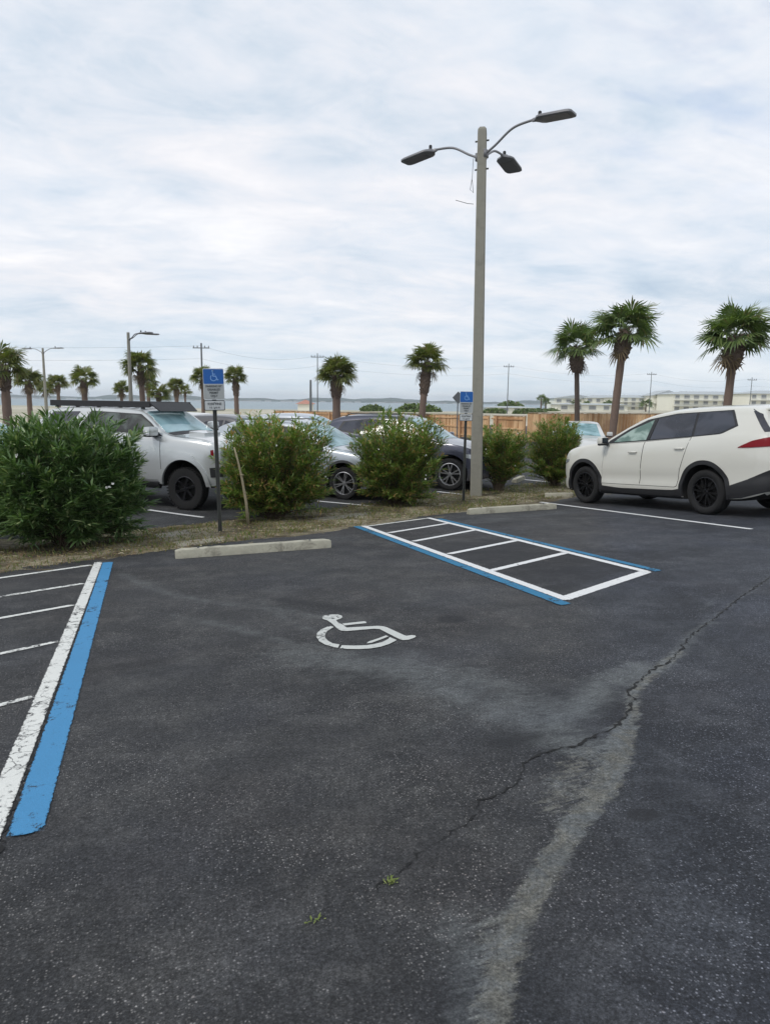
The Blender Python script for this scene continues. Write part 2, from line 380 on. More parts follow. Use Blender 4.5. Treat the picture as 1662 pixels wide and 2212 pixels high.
# near car park: dense sheet that carries the wear map
near_s = np.concatenate([np.arange(-9, -1, .25), np.arange(-1, 7, .045), np.arange(7, 8.95, .08)])
near_t = np.concatenate([np.arange(-14, -2, .3), np.arange(-2, 11, .045), np.arange(11, 40, .4)])
def near_edge(S, T_, X, Y):        # the asphalt dips under the strip along a wavy edge
    e = np.interp(T_, [-4, 2.6, 4.2, 7.8, 9.5, 14, 18], [8.9, 8.66, 8.42, 8.17, 8.19, 8.12, 8.1])+fuzz(T_, 3)
    return -.09*np.clip((S-e)/.12, 0, 1)
lot, V = sheet('parking_lot', MT['asph'], near_s, near_t, 0.0, offv=near_edge)
def seg_dist(P, pts):
    d = np.full(len(P), 1e9); 
    for (x0, y0), (x1, y1) in zip(pts[:-1], pts[1:]):
        a = np.array([x0, y0]); v = np.array([x1-x0, y1-y0]); L = (v@v)+1e-9
        u = np.clip(((P-a)@v)/L, 0, 1); q = a+u[:, None]*v; d = np.minimum(d, np.hypot(*(P-q).T))
    return d
P2 = V[:, :2]
def bump_(d, w): return np.exp(-(d/w)**2)
CR = [(6.9, 5.8), (6.19, 5.38), (5.48, 4.94), (4.61, 4.42), (3.77, 3.87), (3.42, 3.66), (3.09, 3.39), (2.87, 3.24), (2.69, 3.16), (2.49, 3.02), (2.34, 2.92), (2.31, 2.83), (2.14, 2.66), (2.02, 2.57), (1.83, 2.5), (1.7, 2.45), (1.57, 2.45), (1.5, 2.43), (1.42, 2.37), (1.35, 2.28)]
CR2 = [(1.35, 2.28), (1.24, 2.19), (1.13, 2.18), (1.08, 2.09), (1.0, 2.04), (0.89, 1.99), (0.79, 1.93), (0.71, 1.87), (0.62, 1.82), (0.55, 1.78)]
pale = .62*bump_(seg_dist(P2, [(2.7, 3.23), (2.29, 3.06), (1.99, 2.82), (1.74, 2.67)]), .16)
pale = np.maximum(pale, .55*bump_(seg_dist(P2, [(1.38, 3.69), (1.48, 3.31), (1.59, 2.98), (1.7, 2.69), (1.75, 2.5)]), .22))
pale = np.maximum(pale, .40*bump_(seg_dist(P2, [(-0.27, 7.87), (0.09, 6.79), (0.45, 6.09), (0.87, 5.72), (1.14, 5.34), (1.36, 4.92)]), .12))
pale = np.maximum(pale, .42*bump_(seg_dist(P2, [(0.17, 5.68), (0.52, 5.21), (0.73, 4.84), (0.92, 4.45), (1.07, 4.33)]), .10))
pale = np.maximum(pale, .36*bump_(seg_dist(P2, [(0.91, 5.99), (0.99, 5.16), (1.13, 4.67)]), .06))
pale = np.maximum(pale, .50*bump_(seg_dist(P2, [(0.95, 4.2), (1.36, 3.79), (1.64, 3.41), (1.78, 2.91)]), .36))
pale = np.maximum(pale, .30*bump_(seg_dist(P2, [(1.2, 2.9), (1.6, 2.75), (2.0, 3.1)]), .18))
pale = np.maximum(pale, .22*bump_(seg_dist(P2, [(1.4, 7.6), (2.4, 6.4), (2.6, 4.4)]), .7))
pale = np.maximum(pale, .35*bump_(seg_dist(P2, [(4.6, 4.6), (4.0, 4.2)]), .05))
pale = np.maximum(pale, .6*bump_(seg_dist(P2, [(.32, 1.6), (.36, 1.57)]), .012))
pale = np.maximum(pale, .5*bump_(seg_dist(P2, CR[4:10]), .07)+.0)
pale = np.maximum(pale, .42*bump_(seg_dist(P2, [(.77, 1.62), (.74, 1.45), (.66, 1.28)]), .08))
pale = np.maximum(pale, .3*bump_(seg_dist(P2, [(3, 8.7), (2.6, 9.6)]), .3)); pale = np.maximum(pale, .34*bump_(seg_dist(P2, [(5.2, 10.6), (7.4, 11.1)]), .5))
tan = .9*bump_(seg_dist(P2, [(2.06, 2.56), (1.82, 2.30), (1.56, 2.06)]), .078)
tan = np.maximum(tan, .95*bump_(seg_dist(P2, [(1.56, 2.06), (1.32, 1.88), (1.10, 1.70), (0.92, 1.54), (0.80, 1.39), (0.66, 1.2)]), .058))
tan = np.maximum(tan, .62*bump_(seg_dist(P2, [(1.72, 2.38), (1.50, 2.20), (1.36, 2.04)]), .13))
tan = np.maximum(tan, .62*bump_(seg_dist(P2, [(.86, 1.60), (.80, 1.46), (.7, 1.27)]), .06))
tan = np.maximum(tan, .75*bump_(seg_dist(P2, [(3.09, 3.39), (2.69, 3.13), (2.36, 2.9), (2.2, 2.68), (2.0, 2.5)]), .06))
tan = np.maximum(tan, .5*bump_(seg_dist(P2, [(6.9, 5.8), (5.48, 4.94), (4.61, 4.42), (3.42, 3.66)]), .07))
dark = 1.15*bump_(np.hypot((P2[:, 0]-2.14)/1.0, (P2[:, 1]-4.70)/1.0), .12)
dark = np.maximum(dark, 1.2*bump_(np.hypot((P2[:, 0]-1.62), (P2[:, 1]-1.885)/.75), .06))
dark = np.maximum(dark, .6*bump_(seg_dist(P2, [(1.1, 5.9), (1.5, 5.3)]), .14)); dark = np.maximum(dark, .55*bump_(seg_dist(P2, [(1.62, 2.62), (1.45, 2.6)]), .09))
X_, Y_ = P2.T                       # fresh sealer inside the hatched aisle
ins = ss(3.3, 3.4, X_)*ss(4.72, 4.6, X_)*ss(4.95, 5.2, Y_-.55*(X_-3.3))*ss(9.2, 8.2, Y_)
dark = np.maximum(dark, .52*ins)
att = lot.data.color_attributes.new('wear', 'FLOAT_COLOR', 'POINT')
att.data.foreach_set('color', np.stack([pale, tan, dark, np.ones_like(dark)], -1).astype(np.float32).ravel())

# far car park
far_s = np.concatenate([np.arange(9.6, 13, .1), np.arange(13, 60, 1.0)]); far_t = np.concatenate([np.arange(-60, 0, 2), np.arange(0, 22, .2), np.arange(22, 62, 2)])
def far_edge(S, T_, X, Y):
    e = np.interp(T_, [-4, 3.5, 5.4, 9.2, 12.5, 15, 16.6, 20], [11.6, 11.4, 10.6, 10.33, 10.4, 10.0, 9.8, 9.8])+fuzz(T_, 5)
    return -.09*np.clip((e-S)/.12, 0, 1)
farlot, _ = sheet('far_parking_lot', MT['asph2'], far_s, far_t, 0.004, offv=far_edge)

# planting strip: mulch, sand and thin grass
def stripmat():
    m, T, b = base_mat('mulch_and_sand'); tc = T.new('TexCoord').outputs['Object']
    n = T.noise(tc, 1.6, 6, .65, .5); f = T.noise(tc, 38, 5, .7); q = T.noise(tc, 6, 5, .7, .4)
    c = T.mix(T.maprange(n, .4, .62), (.070, .050, .030), (.30, .26, .175)); c = T.mix(T.maprange(q, .48, .7), c, (.13, .12, .045))
    c = T.mix(1.0, c, T.ramp(f, [(.3, .45), (.7, 1.55)]), 'MULTIPLY'); T.put(b.inputs['Base Color'], c); b.inputs['Roughness'].default_value = .95
    bp = T.new('Bump', i_Strength=.9, i_Distance=.02, i_Height=f); T.put(b.inputs['Normal'], bp.outputs[0]); return m
MT['mulch'] = stripmat()
def strip_off(S, T_, X, Y): return .022+.03*np.sin(np.clip((S-8.2)/2.4, 0, 1)*math.pi)+.008*np.sin(9*S+3*np.sin(4*T_))*np.sin(7*T_)
strip, _ = sheet('planting_strip', MT['mulch'], np.arange(7.9, 11.75, .06), np.arange(-14, 40, .1), -.028, offv=strip_off)
def zs(x, y):                      # top of whatever ground is there
    s, t = -.454*x+.891*y, .891*x+.454*y
    return gh(x, y)+(.02 if 8.4 < s < 10.4 else 0)

# land beyond: sand, falling to the shore; water; far shore
def landmat():
    m, T, b = base_mat('beach_sand'); tc = T.new('TexCoord').outputs['Object']
    n = T.noise(tc, .05, 6, .6, .5); q = T.noise(tc, .7, 5, .7)
    c = T.mix(T.maprange(n, .42, .6), (.50, .46, .37), (.36, .34, .24)); c = T.mix(T.math('MULTIPLY', T.maprange(q, .5, .7), .5), c, (.16, .17, .08))
    T.put(b.inputs['Base Color'], c); b.inputs['Roughness'].default_value = .95; return m
MT['sand'] = landmat()
fwd = np.array([math.sin(YAW), math.cos(YAW)]); rgt = np.array([math.cos(YAW), -math.sin(YAW)])
dd = np.concatenate([np.arange(-60, 60, 5), np.arange(60, 520, 6)]); ll = np.arange(-420, 640, 10)
D_, L_ = np.meshgrid(dd, ll, indexing='ij'); X = D_*fwd[0]+L_*rgt[0]; Y = D_*fwd[1]+L_*rgt[1]
ratio = L_/np.maximum(D_, 1)
shore = np.interp(ratio, [-.6, -.25, 0, .15, .22, .3, .6], [215, 190, 185, 200, 300, 440, 460])
Z = ghv(X, Y)-.05-.6*ss(75, 55, D_)*ss(75, 60, np.abs(L_))-4.0*ss(0, 18, D_-shore)+.35*np.sin(L_*.07+D_*.05)*ss(50, 90, D_)*ss(shore, shore-30, D_)
n, m_ = D_.shape; idx = np.arange(n*m_).reshape(n, m_)
mk('ground', np.stack([X, Y, Z], -1).reshape(-1, 3).tolist(), np.stack([idx[:-1, :-1], idx[:-1, 1:], idx[1:, 1:], idx[1:, :-1]], -1).reshape(-1, 4)[:, ::-1].tolist(), MT['sand'], kind='structure', smooth=True)
def watermat():
    m, T, b = base_mat('bay_water'); tc = T.new('TexCoord').outputs['Object']
    n = T.noise(T.mapping(tc, scale=(.02, .05, 1)), 1, 5, .6)
    T.put(b.inputs['Base Color'], T.mix(n, (.10, .17, .20), (.20, .28, .31))); b.inputs['Roughness'].default_value = .35
    bp = T.new('Bump', i_Strength=.5, i_Distance=.3, i_Height=T.noise(tc, .8, 5, .7)); T.put(b.inputs['Normal'], bp.outputs[0]); return m
MT['water'] = watermat()
WZ = -2.4
mk('water', [(*(fwd*a+rgt*c), WZ) for a, c in ((150, -3500), (150, 3500), (4200, 3500), (4200, -3500))], [(0, 1, 2, 3)], MT['water'], kind='structure')
MT['shore'] = simple('wooded_shore', (.07, .10, .09), .95, 0, .4, .02)
hv = []; hf = []; NL = 260
for i in range(NL):
    l = -3300+6600*i/(NL-1); h = 13+4*math.sin(i*.21)+2.5*math.sin(i*.63+1)+1.6*math.sin(i*1.7)+random.uniform(-1, 1.2)
    for (d, z) in ((2550, WZ-.5), (2575, WZ+h*.6), (2620, WZ+h), (2900, WZ+h*.7), (3000, WZ-.5)): hv.append((*(fwd*d+rgt*l), z))
for i in range(NL-1):
    for j in range(4): a = i*5+j; hf.append((a, a+5, a+6, a+1))
mk('hills', hv, hf, MT['shore'], kind='structure')
# pale beaches and houses at the foot of the far shore read as a broken light line
mb = MB()
for i in range(90):
    l = random.uniform(-1500, 1500); w = random.uniform(15, 70); h = random.uniform(2, 4.5); p = fwd*2540+rgt*l
    mb.box((p[0], p[1], WZ+h/2), (w, 8, h), Matrix.Rotation(-YAW, 3, 'Z'))
o = mb.build('far_shore_houses', simple('far_white_walls', (.5, .5, .48), .8, 0, .1, .1)); o['kind'] = 'stuff'

# ------------------------------------------------------------------ painted markings
def strip_paint(name, a, b, w, mat, off=.005, n=None):
    """a flat painted band from a to b, w wide, following the ground; 'edge' falls to 0 at its borders"""
    a, b = Vector(a), Vector(b); d = b-a; L = d.length; d.normalize(); nn = Vector((-d.y, d.x)); n = n or max(4, int(L/.06)); cols = (-.5, -.42, -.32, -.15, .15, .32, .42, .5)
    vs = []; ed = []
    for i in range(n+1):
        p = a+d*(L*i/n); e_end = min(i, n-i)/max(1, n)*L/.03
        for c in cols:
            q = p+nn*(c*w); vs.append((q.x, q.y, gh(q.x, q.y)+off)); ed.append(min(1, .02+(0.5-abs(c))*w/.022*.35, .02+e_end*.5))
    k = len(cols); fs = [(i*k+j, (i+1)*k+j, (i+1)*k+j+1, i*k+j+1) for i in range(n) for j in range(k-1)]
    if d.cross(nn) if False else False: pass
    o = mk(name, vs, [f[::-1] if True else f for f in fs], mat, kind='structure')
    at = o.data.attributes.new('edge', 'FLOAT', 'POINT'); at.data.foreach_set('value', ed); return o
def join_bands(name, bands, mat, off=.005):
    obs = [strip_paint(name, a, b, w, mat, off) for a, b, w in bands]
    vs, fs, ed = [], [], []
    for o in obs:
        b0 = len(vs); vs += [tuple(v.co) for v in o.data.vertices]; fs += [tuple(i+b0 for i in p.vertices) for p in o.data.polygons]
        ed += [d.value for d in o.data.attributes['edge'].data]; bpy.data.objects.remove(o)
    o = mk(name, vs, fs, mat, kind='structure'); at = o.data.attributes.new('edge', 'FLOAT', 'POINT'); at.data.foreach_set('value', ed); return o
strip_paint('blue_parking_line', (-.43, 8.76), (-.432, 2.52), .118, MT['blue'], .006)
strip_paint('white_parking_line', (-.538, 8.82), (-.556, 1.9), .092, MT['white_worn'], .006)
dl = Vector((.88, .475))
lb = []
for (x, y), w in (((-.60, 8.63), .085), ((-.60, 7.45), .08), ((-.60, 6.42), .07), ((-.60, 5.20), .06), ((-.61, 4.04), .055)):
    lb.append((Vector((x, y)), Vector((x, y))-dl*2.2, w))
join_bands('access_aisle_hatching', lb, MT['white_worn'], .0045)
strip_paint('blue_parking_line', (3.215, 10.83), (3.165, 4.74), .115, MT['blue2'], .006)
strip_paint('white_parking_line', (3.335, 10.83), (3.275, 4.88), .10, MT['white'], .0065)
strip_paint('blue_parking_line', (4.82, 11.2), (4.80, 5.62), .10, MT['blue2'], .006)
strip_paint('white_parking_line', (4.715, 11.45), (4.665, 5.62), .10, MT['white'], .0065)
hb = [((3.33, 6.36), (4.66, 7.03), .10), ((3.38, 7.55), (4.67, 8.21), .10), ((3.4, 8.76), (4.69, 9.50), .10), ((3.4, 9.78), (4.69, 10.50), .10), ((3.25, 4.93), (4.68, 5.66), .125)]
join_bands('access_aisle_hatching', hb, MT['white'], .0045)
join_bands('access_aisle_hatching', [((3.3, 10.72), (4.7, 11.40), .08)], MT['white_worn'], .0045)
strip_paint('white_parking_line', (8.02, 13.2), (8.12, 7.69), .10, MT['white'], .006)
join_bands('far_parking_lines', [((-.25, 14.45), (1.0, 12.95), .10), ((3.45, 14.55), (4.4, 13.55), .10), ((6.6, 15.5), (7.2, 14.8), .10), ((9.9, 17.6), (10.9, 16.6), .1), ((12, 22), (14, 20.5), .1), ((14.5, 23.5), (16.5, 22), .1), ((17, 25), (19, 23.5), .1)], MT['white'], .012)
SYM = [[(1.25, 5.131), (1.29, 5.18), (1.346, 5.182), (1.391, 5.163), (1.408, 5.115), (1.4, 5.065), (1.372, 5.025), (1.342, 5.005), (1.33, 4.992), (1.325, 4.919), (1.344, 4.838), (1.343, 4.791), (1.347, 4.754), (1.564, 4.712), (1.597, 4.686), (1.614, 4.65), (1.656, 4.398), (1.665, 4.377), (1.701, 4.383), (1.722, 4.363), (1.716, 4.334), (1.697, 4.313), (1.64, 4.28), (1.605, 4.289), (1.59, 4.325), (1.551, 4.619), (1.519, 4.645), (1.321, 4.662), (1.286, 4.688), (1.276, 4.738), (1.277, 4.916), (1.268, 5.019), (1.25, 5.066)],
 [(1.3475, 4.877), (1.516, 4.879), (1.525, 4.85), (1.513, 4.82), (1.3475, 4.818)],
 [(1.258, 4.844), (1.221, 4.832), (1.161, 4.776), (1.114, 4.695), (1.085, 4.599), (1.078, 4.478), (1.094, 4.392), (1.134, 4.307), (1.155, 4.285), (1.184, 4.354), (1.148, 4.398), (1.135, 4.474), (1.137, 4.556), (1.153, 4.624), (1.192, 4.717), (1.238, 4.777), (1.262, 4.802)],
 [(1.163, 4.27), (1.207, 4.233), (1.271, 4.202), (1.344, 4.187), (1.416, 4.198), (1.487, 4.235), (1.542, 4.281), (1.567, 4.307), (1.547, 4.391), (1.522, 4.35), (1.46, 4.296), (1.398, 4.273), (1.343, 4.267), (1.266, 4.29), (1.193, 4.33)],
 [(1.538, 4.444), (1.546, 4.413), (1.483, 4.367), (1.388, 4.307), (1.357, 4.31), (1.385, 4.348), (1.465, 4.395)]]
vs, fs = [], []
for poly in SYM:
    b0 = len(vs); vs += [(x, y, gh(x, y)+.005) for x, y in poly]; fs.append(tuple(range(b0+len(poly)-1, b0-1, -1)))
o = mk('wheelchair_symbol', vs, fs, MT['white_sym'], kind='structure')
at = o.data.attributes.new('edge', 'FLOAT', 'POINT'); at.data.foreach_set('value', [.5]*len(vs))
for f in o.data.polygons: pass
# cracks: thin ragged black ribbons
def crack(name, pts, w, seed):
    r = random.Random(seed); P = []
    for (a, b) in zip(pts[:-1], pts[1:]):
        a, b = Vector(a), Vector(b); L = (b-a).length; n = max(2, int(L/.02)); nn = Vector((-(b-a).y, (b-a).x)).normalized()
        for i in range(n): P.append(a.lerp(b, i/n)+nn*(r.gauss(0, .005)+.006*math.sin(i*.9+a.x*9)))
    vs = []; n = len(P)
    for i, p in enumerate(P):
        d = (P[min(i+1, n-1)]-P[max(0, i-1)]).normalized(); nn = Vector((-d.y, d.x)); ww = w*(.15+r.random()**2*1.5)*min(1, (n-1-i)/8+.1)*(1 if r.random() > .08 else .1)
        for s_ in (-1, 1): q = p+nn*s_*ww/2; vs.append((q.x, q.y, gh(q.x, q.y)+.0035))
    return mk(name, vs, [(2*i, 2*i+1, 2*i+3, 2*i+2)[::-1] for i in range(n-1)], MT['gapblack'], kind='structure')
crack('pavement_crack', CR, .013, 1); crack('pavement_crack', CR2, .008, 2)
crack('pavement_crack', [(-.495, 8.6), (-.497, 6), (-.495, 4), (-.502, 1.9)], .012, 4)
crack('pavement_crack', [(1.19, 4.34), (1.17, 4.24)], .008, 5)

# ------------------------------------------------------------------ wheel stops and slabs
def wheel_stop(a, b, label, grp='concrete wheel stops', w=.17, h=.115):
    a, b = Vector(a), Vector(b); d = (b-a); L = d.length; ang = math.atan2(d.y, d.x)
    root = thing('wheel_stop', label, 'wheel stop', ((a.x+b.x)/2, (a.y+b.y)/2, gh((a.x+b.x)/2, (a.y+b.y)/2)-.01), (0, math.atan2(gh(*a)-gh(*b), L), ang), grp)
    bm = bmesh.new(); n = 26; rows = []
    prof = [(-w/2, 0), (-w/2*.96, h*.5), (-w*.34, h), (w*.34, h), (w/2*.96, h*.5), (w/2, 0)]; r = random.Random(int(a.x*100))
    for i in range(n+1):
        x = -L/2+L*i/n; sh = 1-.25*(i in (0, n)); rows.append([bm.verts.new((x+r.gauss(0, .002), y*sh+r.gauss(0, .0015), max(0, z*(1-.12*(i in (0, n)))+r.gauss(0, .001)-(.014 if (r.random() < .10 and j in (1, 4)) else 0)))) for j, (y, z) in enumerate(prof)])
    for i in range(n):
        for j in range(5): bm.faces.new((rows[i][j], rows[i+1][j], rows[i+1][j+1], rows[i][j+1]))
    bm.faces.new(rows[0]); bm.faces.new(rows[-1][::-1]); bmesh.ops.recalc_face_normals(bm, faces=bm.faces)
    me = bpy.data.meshes.new('bumper_block'); bm.to_mesh(me); bm.free(); me.materials.append(MT['conc'])
    o = bpy.data.objects.new('bumper_block', me); COL.objects.link(o); o.parent = root; autosmooth(o, 30)
    for s_ in (-.36, .36): pin = MB(); pin.tube([(s_*L, 0, h-.01), (s_*L, 0, h+.012)], .011, 8); pin.build('anchor_pin', MT['galv'], root)
wheel_stop((.33, 8.74), (2.26, 8.79), 'long chipped pale wheel stop in front of the stall with the wheelchair symbol')
wheel_stop((5.60, 11.66), (7.50, 11.80), 'wheel stop nearest the lamp pole, right of the hatched aisle')
wheel_stop((8.75, 14.2), (9.35, 13.95), 'short end of a wheel stop hidden behind the front tyre of the white vehicle')
wheel_stop((9.45, 16.9), (10.1, 17.6), 'white wheel stop end between the two right-hand bushes')
wheel_stop((7.9, 16.2), (8.35, 16.75), 'white wheel stop end just right of the lamp pole in the far lot')
def slab(poly, label, h=.022):
    r = random.Random(len(label)); P = []
    for (x0, y0), (x1, y1) in zip(poly, poly[1:]+poly[:1]):
        for i in range(5): u = i/5; P.append((x0+(x1-x0)*u+r.gauss(0, .02), y0+(y1-y0)*u+r.gauss(0, .02)))
    cx, cy = sum(p[0] for p in P)/len(P), sum(p[1] for p in P)/len(P); z = gh(cx, cy); n = len(P)
    vs = [(x-cx, y-cy, gh(x, y)-z-.02) for x, y in P]+[(x-cx, y-cy, gh(x, y)-z+h) for x, y in P]+[((x-cx)*.93, (y-cy)*.93, gh(x, y)-z+h+.012) for x, y in P]
    fs = [(i, (i+1) % n, n+(i+1) % n, n+i) for i in range(n)]+[(n+i, n+(i+1) % n, 2*n+(i+1) % n, 2*n+i) for i in range(n)]+[tuple(range(2*n, 3*n))]
    o = mk('concrete_slab', vs, fs, MT['slab'], loc=(cx, cy, z)); tag(o, label, 'slab', 'broken slabs in the planting strip')
slab([(0.1, 11.1), (.64, 11.45), (.62, 10.95), (.2, 10.6)], 'sunken pale slab piece between the big oleander and the near sign post')
slab([(0.36, 10.1), (1.07, 10.33), (1.05, 9.9), (.45, 9.6)], 'grey slab piece just behind the long front wheel stop')
slab([(2.75, 12.0), (3.99, 12.6), (3.85, 12.2), (2.9, 11.7)], 'long flat sandy slab piece between the second and third oleander')

# ------------------------------------------------------------------ lamp pole with three heads
def lamp_head(parent, ang, reach, z0, scale=1., tiltup=.05, rise=.3):
    ca, sa = math.cos(ang), math.sin(ang)
    a = MB(); pts = [(.09*ca, .09*sa, z0), (.32*ca, .32*sa, z0+rise*.30), ((reach*.62)*ca, (reach*.62)*sa, z0+rise*.9), (reach*ca, reach*sa, z0+rise*1.05)]
    sm = []
    for i in range(25):                                    # smooth the path
        u = i/24*(len(pts)-1); k = min(int(u), len(pts)-2); f = u-k
        p0, p1, p2, p3 = (Vector(pts[max(0, min(len(pts)-1, k+j))]) for j in (-1, 0, 1, 2))
        sm.append(.5*((2*p1)+(-p0+p2)*f+(2*p0-5*p1+4*p2-p3)*f*f+(-p0+3*p1-3*p2+p3)*f**3))
    a.tube(sm, .025*scale, 10); a.box((.10*ca, .10*sa, z0), (.05, .14, .16), Matrix.Rotation(ang, 3, 'Z'))
    arm = a.build('arm', MT['lampgrey'], parent, True)
    h = MB(); L, w, t = .88*scale, .42*scale, .072*scale
    rot = Matrix.Rotation(ang, 3, 'Z') @ Matrix.Rotation(-tiltup, 3, 'Y'); base = Vector((reach*ca, reach*sa, z0+rise*1.05))
    outl = [(-.02, .05), (.06, .09), (.16, .40), (.24, .5), (.86, .5), (.96, .44), (1.0, .30)]
    ring = [(x*L, y*w*1.0) for x, y in outl]; ring += [(x, -y) for x, y in ring[::-1]]; n = len(ring)
    lay = [(-t*.5, .94), (-t*.38, 1.), (t*.1, .98), (t*.42, .80)]
    vs = [];
    for z, s_ in lay: vs += [base+rot @ Vector((L*.5+(x-L*.5)*(s_*.3+.7), y*s_, z)) for x, y in ring]
    fs = [(i*n+j, i*n+(j+1) % n, (i+1)*n+(j+1) % n, (i+1)*n+j) for i in range(3) for j in range(n)]+[tuple(range(n-1, -1, -1)), tuple(3*n+j for j in range(n))]
    h.add(vs, fs)
    for k in range(7):
        h.box(base+rot @ Vector((L*.12+k*.018*scale, 0, t*.45)), (.006*scale, w*.4, .02*scale), rot)
    head = h.build('lamp_head', MT['lampgrey'], parent); autosmooth(head, 40)
    l = MB(); l.box(base+rot @ Vector((L*.60, 0, -t*.5-.004)), (L*.60, w*.78, .012), rot); l.build('lens', MT['lens'], head)
    p = MB(); c = base+rot @ Vector((L*.17, 0, t*.4)); p.tube([c, c+Vector((0, 0, .035*scale))], .022*scale, 10); p.tube([c+Vector((0, 0, .035*scale)), c+Vector((0, 0, .10*scale)), c+Vector((0, 0, .115*scale))], [.036*scale, .036*scale, .022*scale], 12)
    p.build('photocell', MT['black'], head)
PX, PY = 7.25, 14.72; PZ = gh(PX, PY)
lp = thing('street_lamp', 'tall square concrete lamp pole with three grey lamp heads, between the sign and the bushes', 'lamp post', (PX, PY, PZ-.05))
pm = MB(); Hh = 7.99; ro = R_(-28)
def sqring(hw, z, ch=.18):
    pts = []
    for k in range(4):
        a0 = ro+k*math.pi/2
        for sgn in (-1, 1):
            x, y = hw, sgn*hw*(1-ch); pts.append((x*math.cos(a0)-y*math.sin(a0), x*math.sin(a0)+y*math.cos(a0), z))
    return pts
zsn = [0, .5, 2, 4, 6, 7.5, Hh-.10, Hh-.05, Hh]; hws = [.132, .130, .124, .114, .104, .097, .095, .090, .055]
vs = []; [vs.extend(sqring(hw, z)) for hw, z in zip(hws, zsn)]
pm.add(vs, [(i*8+j, i*8+(j+1) % 8, (i+1)*8+(j+1) % 8, (i+1)*8+j) for i in range(len(zsn)-1) for j in range(8)]+[tuple(8*(len(zsn)-1)+j for j in range(8))])
pole = pm.build('pole', MT['concpole'], lp)
pole.rotation_euler = (0, 0, 0)
# leans a touch, like the real one
lp.rotation_euler = (0, R_(-.92), 0)
A0 = math.atan2(rgt[1], rgt[0])
for ang_cam, reach, rise in ((-37, 1.22, .40), (36+180-12-0, 1.22, .16), (-296+360, 1.20, .16)): pass
def camang(deg):     # 0 = image right, 90 = toward the camera
    d = rgt*math.cos(R_(deg))-fwd*math.sin(R_(deg)); return math.atan2(d[1], d[0])
lamp_head(lp, camang(36), 1.16, 7.45, 1.0, -.05, .42)
lamp_head(lp, camang(217), 1.17, 7.40, 1.0, -.12, .36)
lamp_head(lp, camang(300), 1.17, 7.45, 1.0, -.16, .30)
for z, a_ in ((7.72, 200), (7.40, 200), (7.72, 20), (7.15, 20), (7.15, 200)):
    aa = camang(a_); b = MB(); b.tube([(.07*math.cos(aa), .07*math.sin(aa), z), (.15*math.cos(aa), .15*math.sin(aa), z)], .018, 6); b.build('bolt', MT['dkmetal'], lp)
w_ = MB(); aa = camang(190); ca, sa = math.cos(aa), math.sin(aa)
w_.tube([(.18*ca, .18*sa, 7.38), (.20*ca, .20*sa, 7.0), (.24*ca, .24*sa, 6.75), (.17*ca, .17*sa, 6.68), (.20*ca, .20*sa, 6.95)], .006, 5)
w_.tube([(.16*ca, .16*sa, 6.45), (.30*ca, .30*sa, 6.47), (.55*ca, .55*sa, 6.55)], .007, 5)
w_.build('wire', MT['galv'], lp)

# ------------------------------------------------------------------ signs
def text_mesh(s, size, name, mat, parent, loc, rot=(math.pi/2, 0, 0), sx=1.0, bold=.0):
    c = bpy.data.curves.new('t', 'FONT'); c.body = s; c.size = size; c.align_x = 'CENTER'; c.align_y = 'CENTER'; c.offset = bold; c.extrude = .0006
    o = bpy.data.objects.new('t', c); COL.objects.link(o); bpy.context.view_layer.update()
    me = bpy.data.meshes.new_from_object(o.evaluated_get(bpy.context.evaluated_depsgraph_get())); bpy.data.objects.remove(o)
    for v in me.vertices: v.co.x *= sx
    me.materials.clear(); me.materials.append(mat); ob = bpy.data.objects.new(name, me); COL.objects.link(ob); ob.parent = parent; ob.location = loc; ob.rotation_euler = rot
    return ob
def rrect(w, h, r, n=5):
    p = []
    for (cx, cy, a0) in ((w/2-r, h/2-r, 0), (-w/2+r, h/2-r, 90), (-w/2+r, -h/2+r, 180), (w/2-r, -h/2+r, 270)):
        for i in range(n+1): a = R_(a0+90*i/n); p.append((cx+r*math.cos(a), cy+r*math.sin(a)))
    return p
def plate(name, w, h, mat, parent, y, z, thick=.003, r=.018):
    p = rrect(w, h, r); n = len(p); vs = [(x, y, z+q) for x, q in p]+[(x, y+thick, z+q) for x, q in p]
    return mk(name, vs, [tuple(range(n)), tuple(range(2*n-1, n-1, -1))]+[(i, n+i, n+(i+1) % n, (i+1) % n) for i in range(n)], mat, parent)
def wheelchair(parent, y, z, s, mat):
    m_ = MB()
    def bar(a, b, w):
        a, b = Vector((a[0], 0, a[1])), Vector((b[0], 0, b[1])); d = (b-a).normalized(); nn = Vector((-d.z, 0, d.x))*w/2
        m_.add([a-nn, b-nn, b+nn, a+nn], [(0, 1, 2, 3)]); 
        m_.add([a+Vector((math.cos(t), 0, math.sin(t)))*w/2 for t in [k*math.pi/5 for k in range(10)]], [tuple(range(10))])
    m_.add([Vector((-.12+.11*math.cos(t), 0, .85+.11*math.sin(t))) for t in [k*math.pi/8 for k in range(16)]], [tuple(range(16))])
    bar((-.10, .62), (-.04, .12), .13); bar((-.04, .12), (.34, .12), .13); bar((.34, .12), (.52, -.42), .13); bar((.52, -.42), (.70, -.36), .11); bar((-.06, .40), (.28, .40), .09)
    ring = []; 
    for k in range(25):
        t = R_(125+k*(205/24)); ring.append((t, k))
    vs = []; 
    for t, k in ring: vs += [(.0+.46*math.cos(t), 0, -.12+.46*math.sin(t)), (.0+.36*math.cos(t), 0, -.12+.36*math.sin(t))]
    m_.add(vs, [(2*i, 2*i+1, 2*i+3, 2*i+2) for i in range(24)])
    o = m_.build('wheelchair_emblem', mat, parent, loc=(0, y, z)); o.scale = (s, s, s); return o
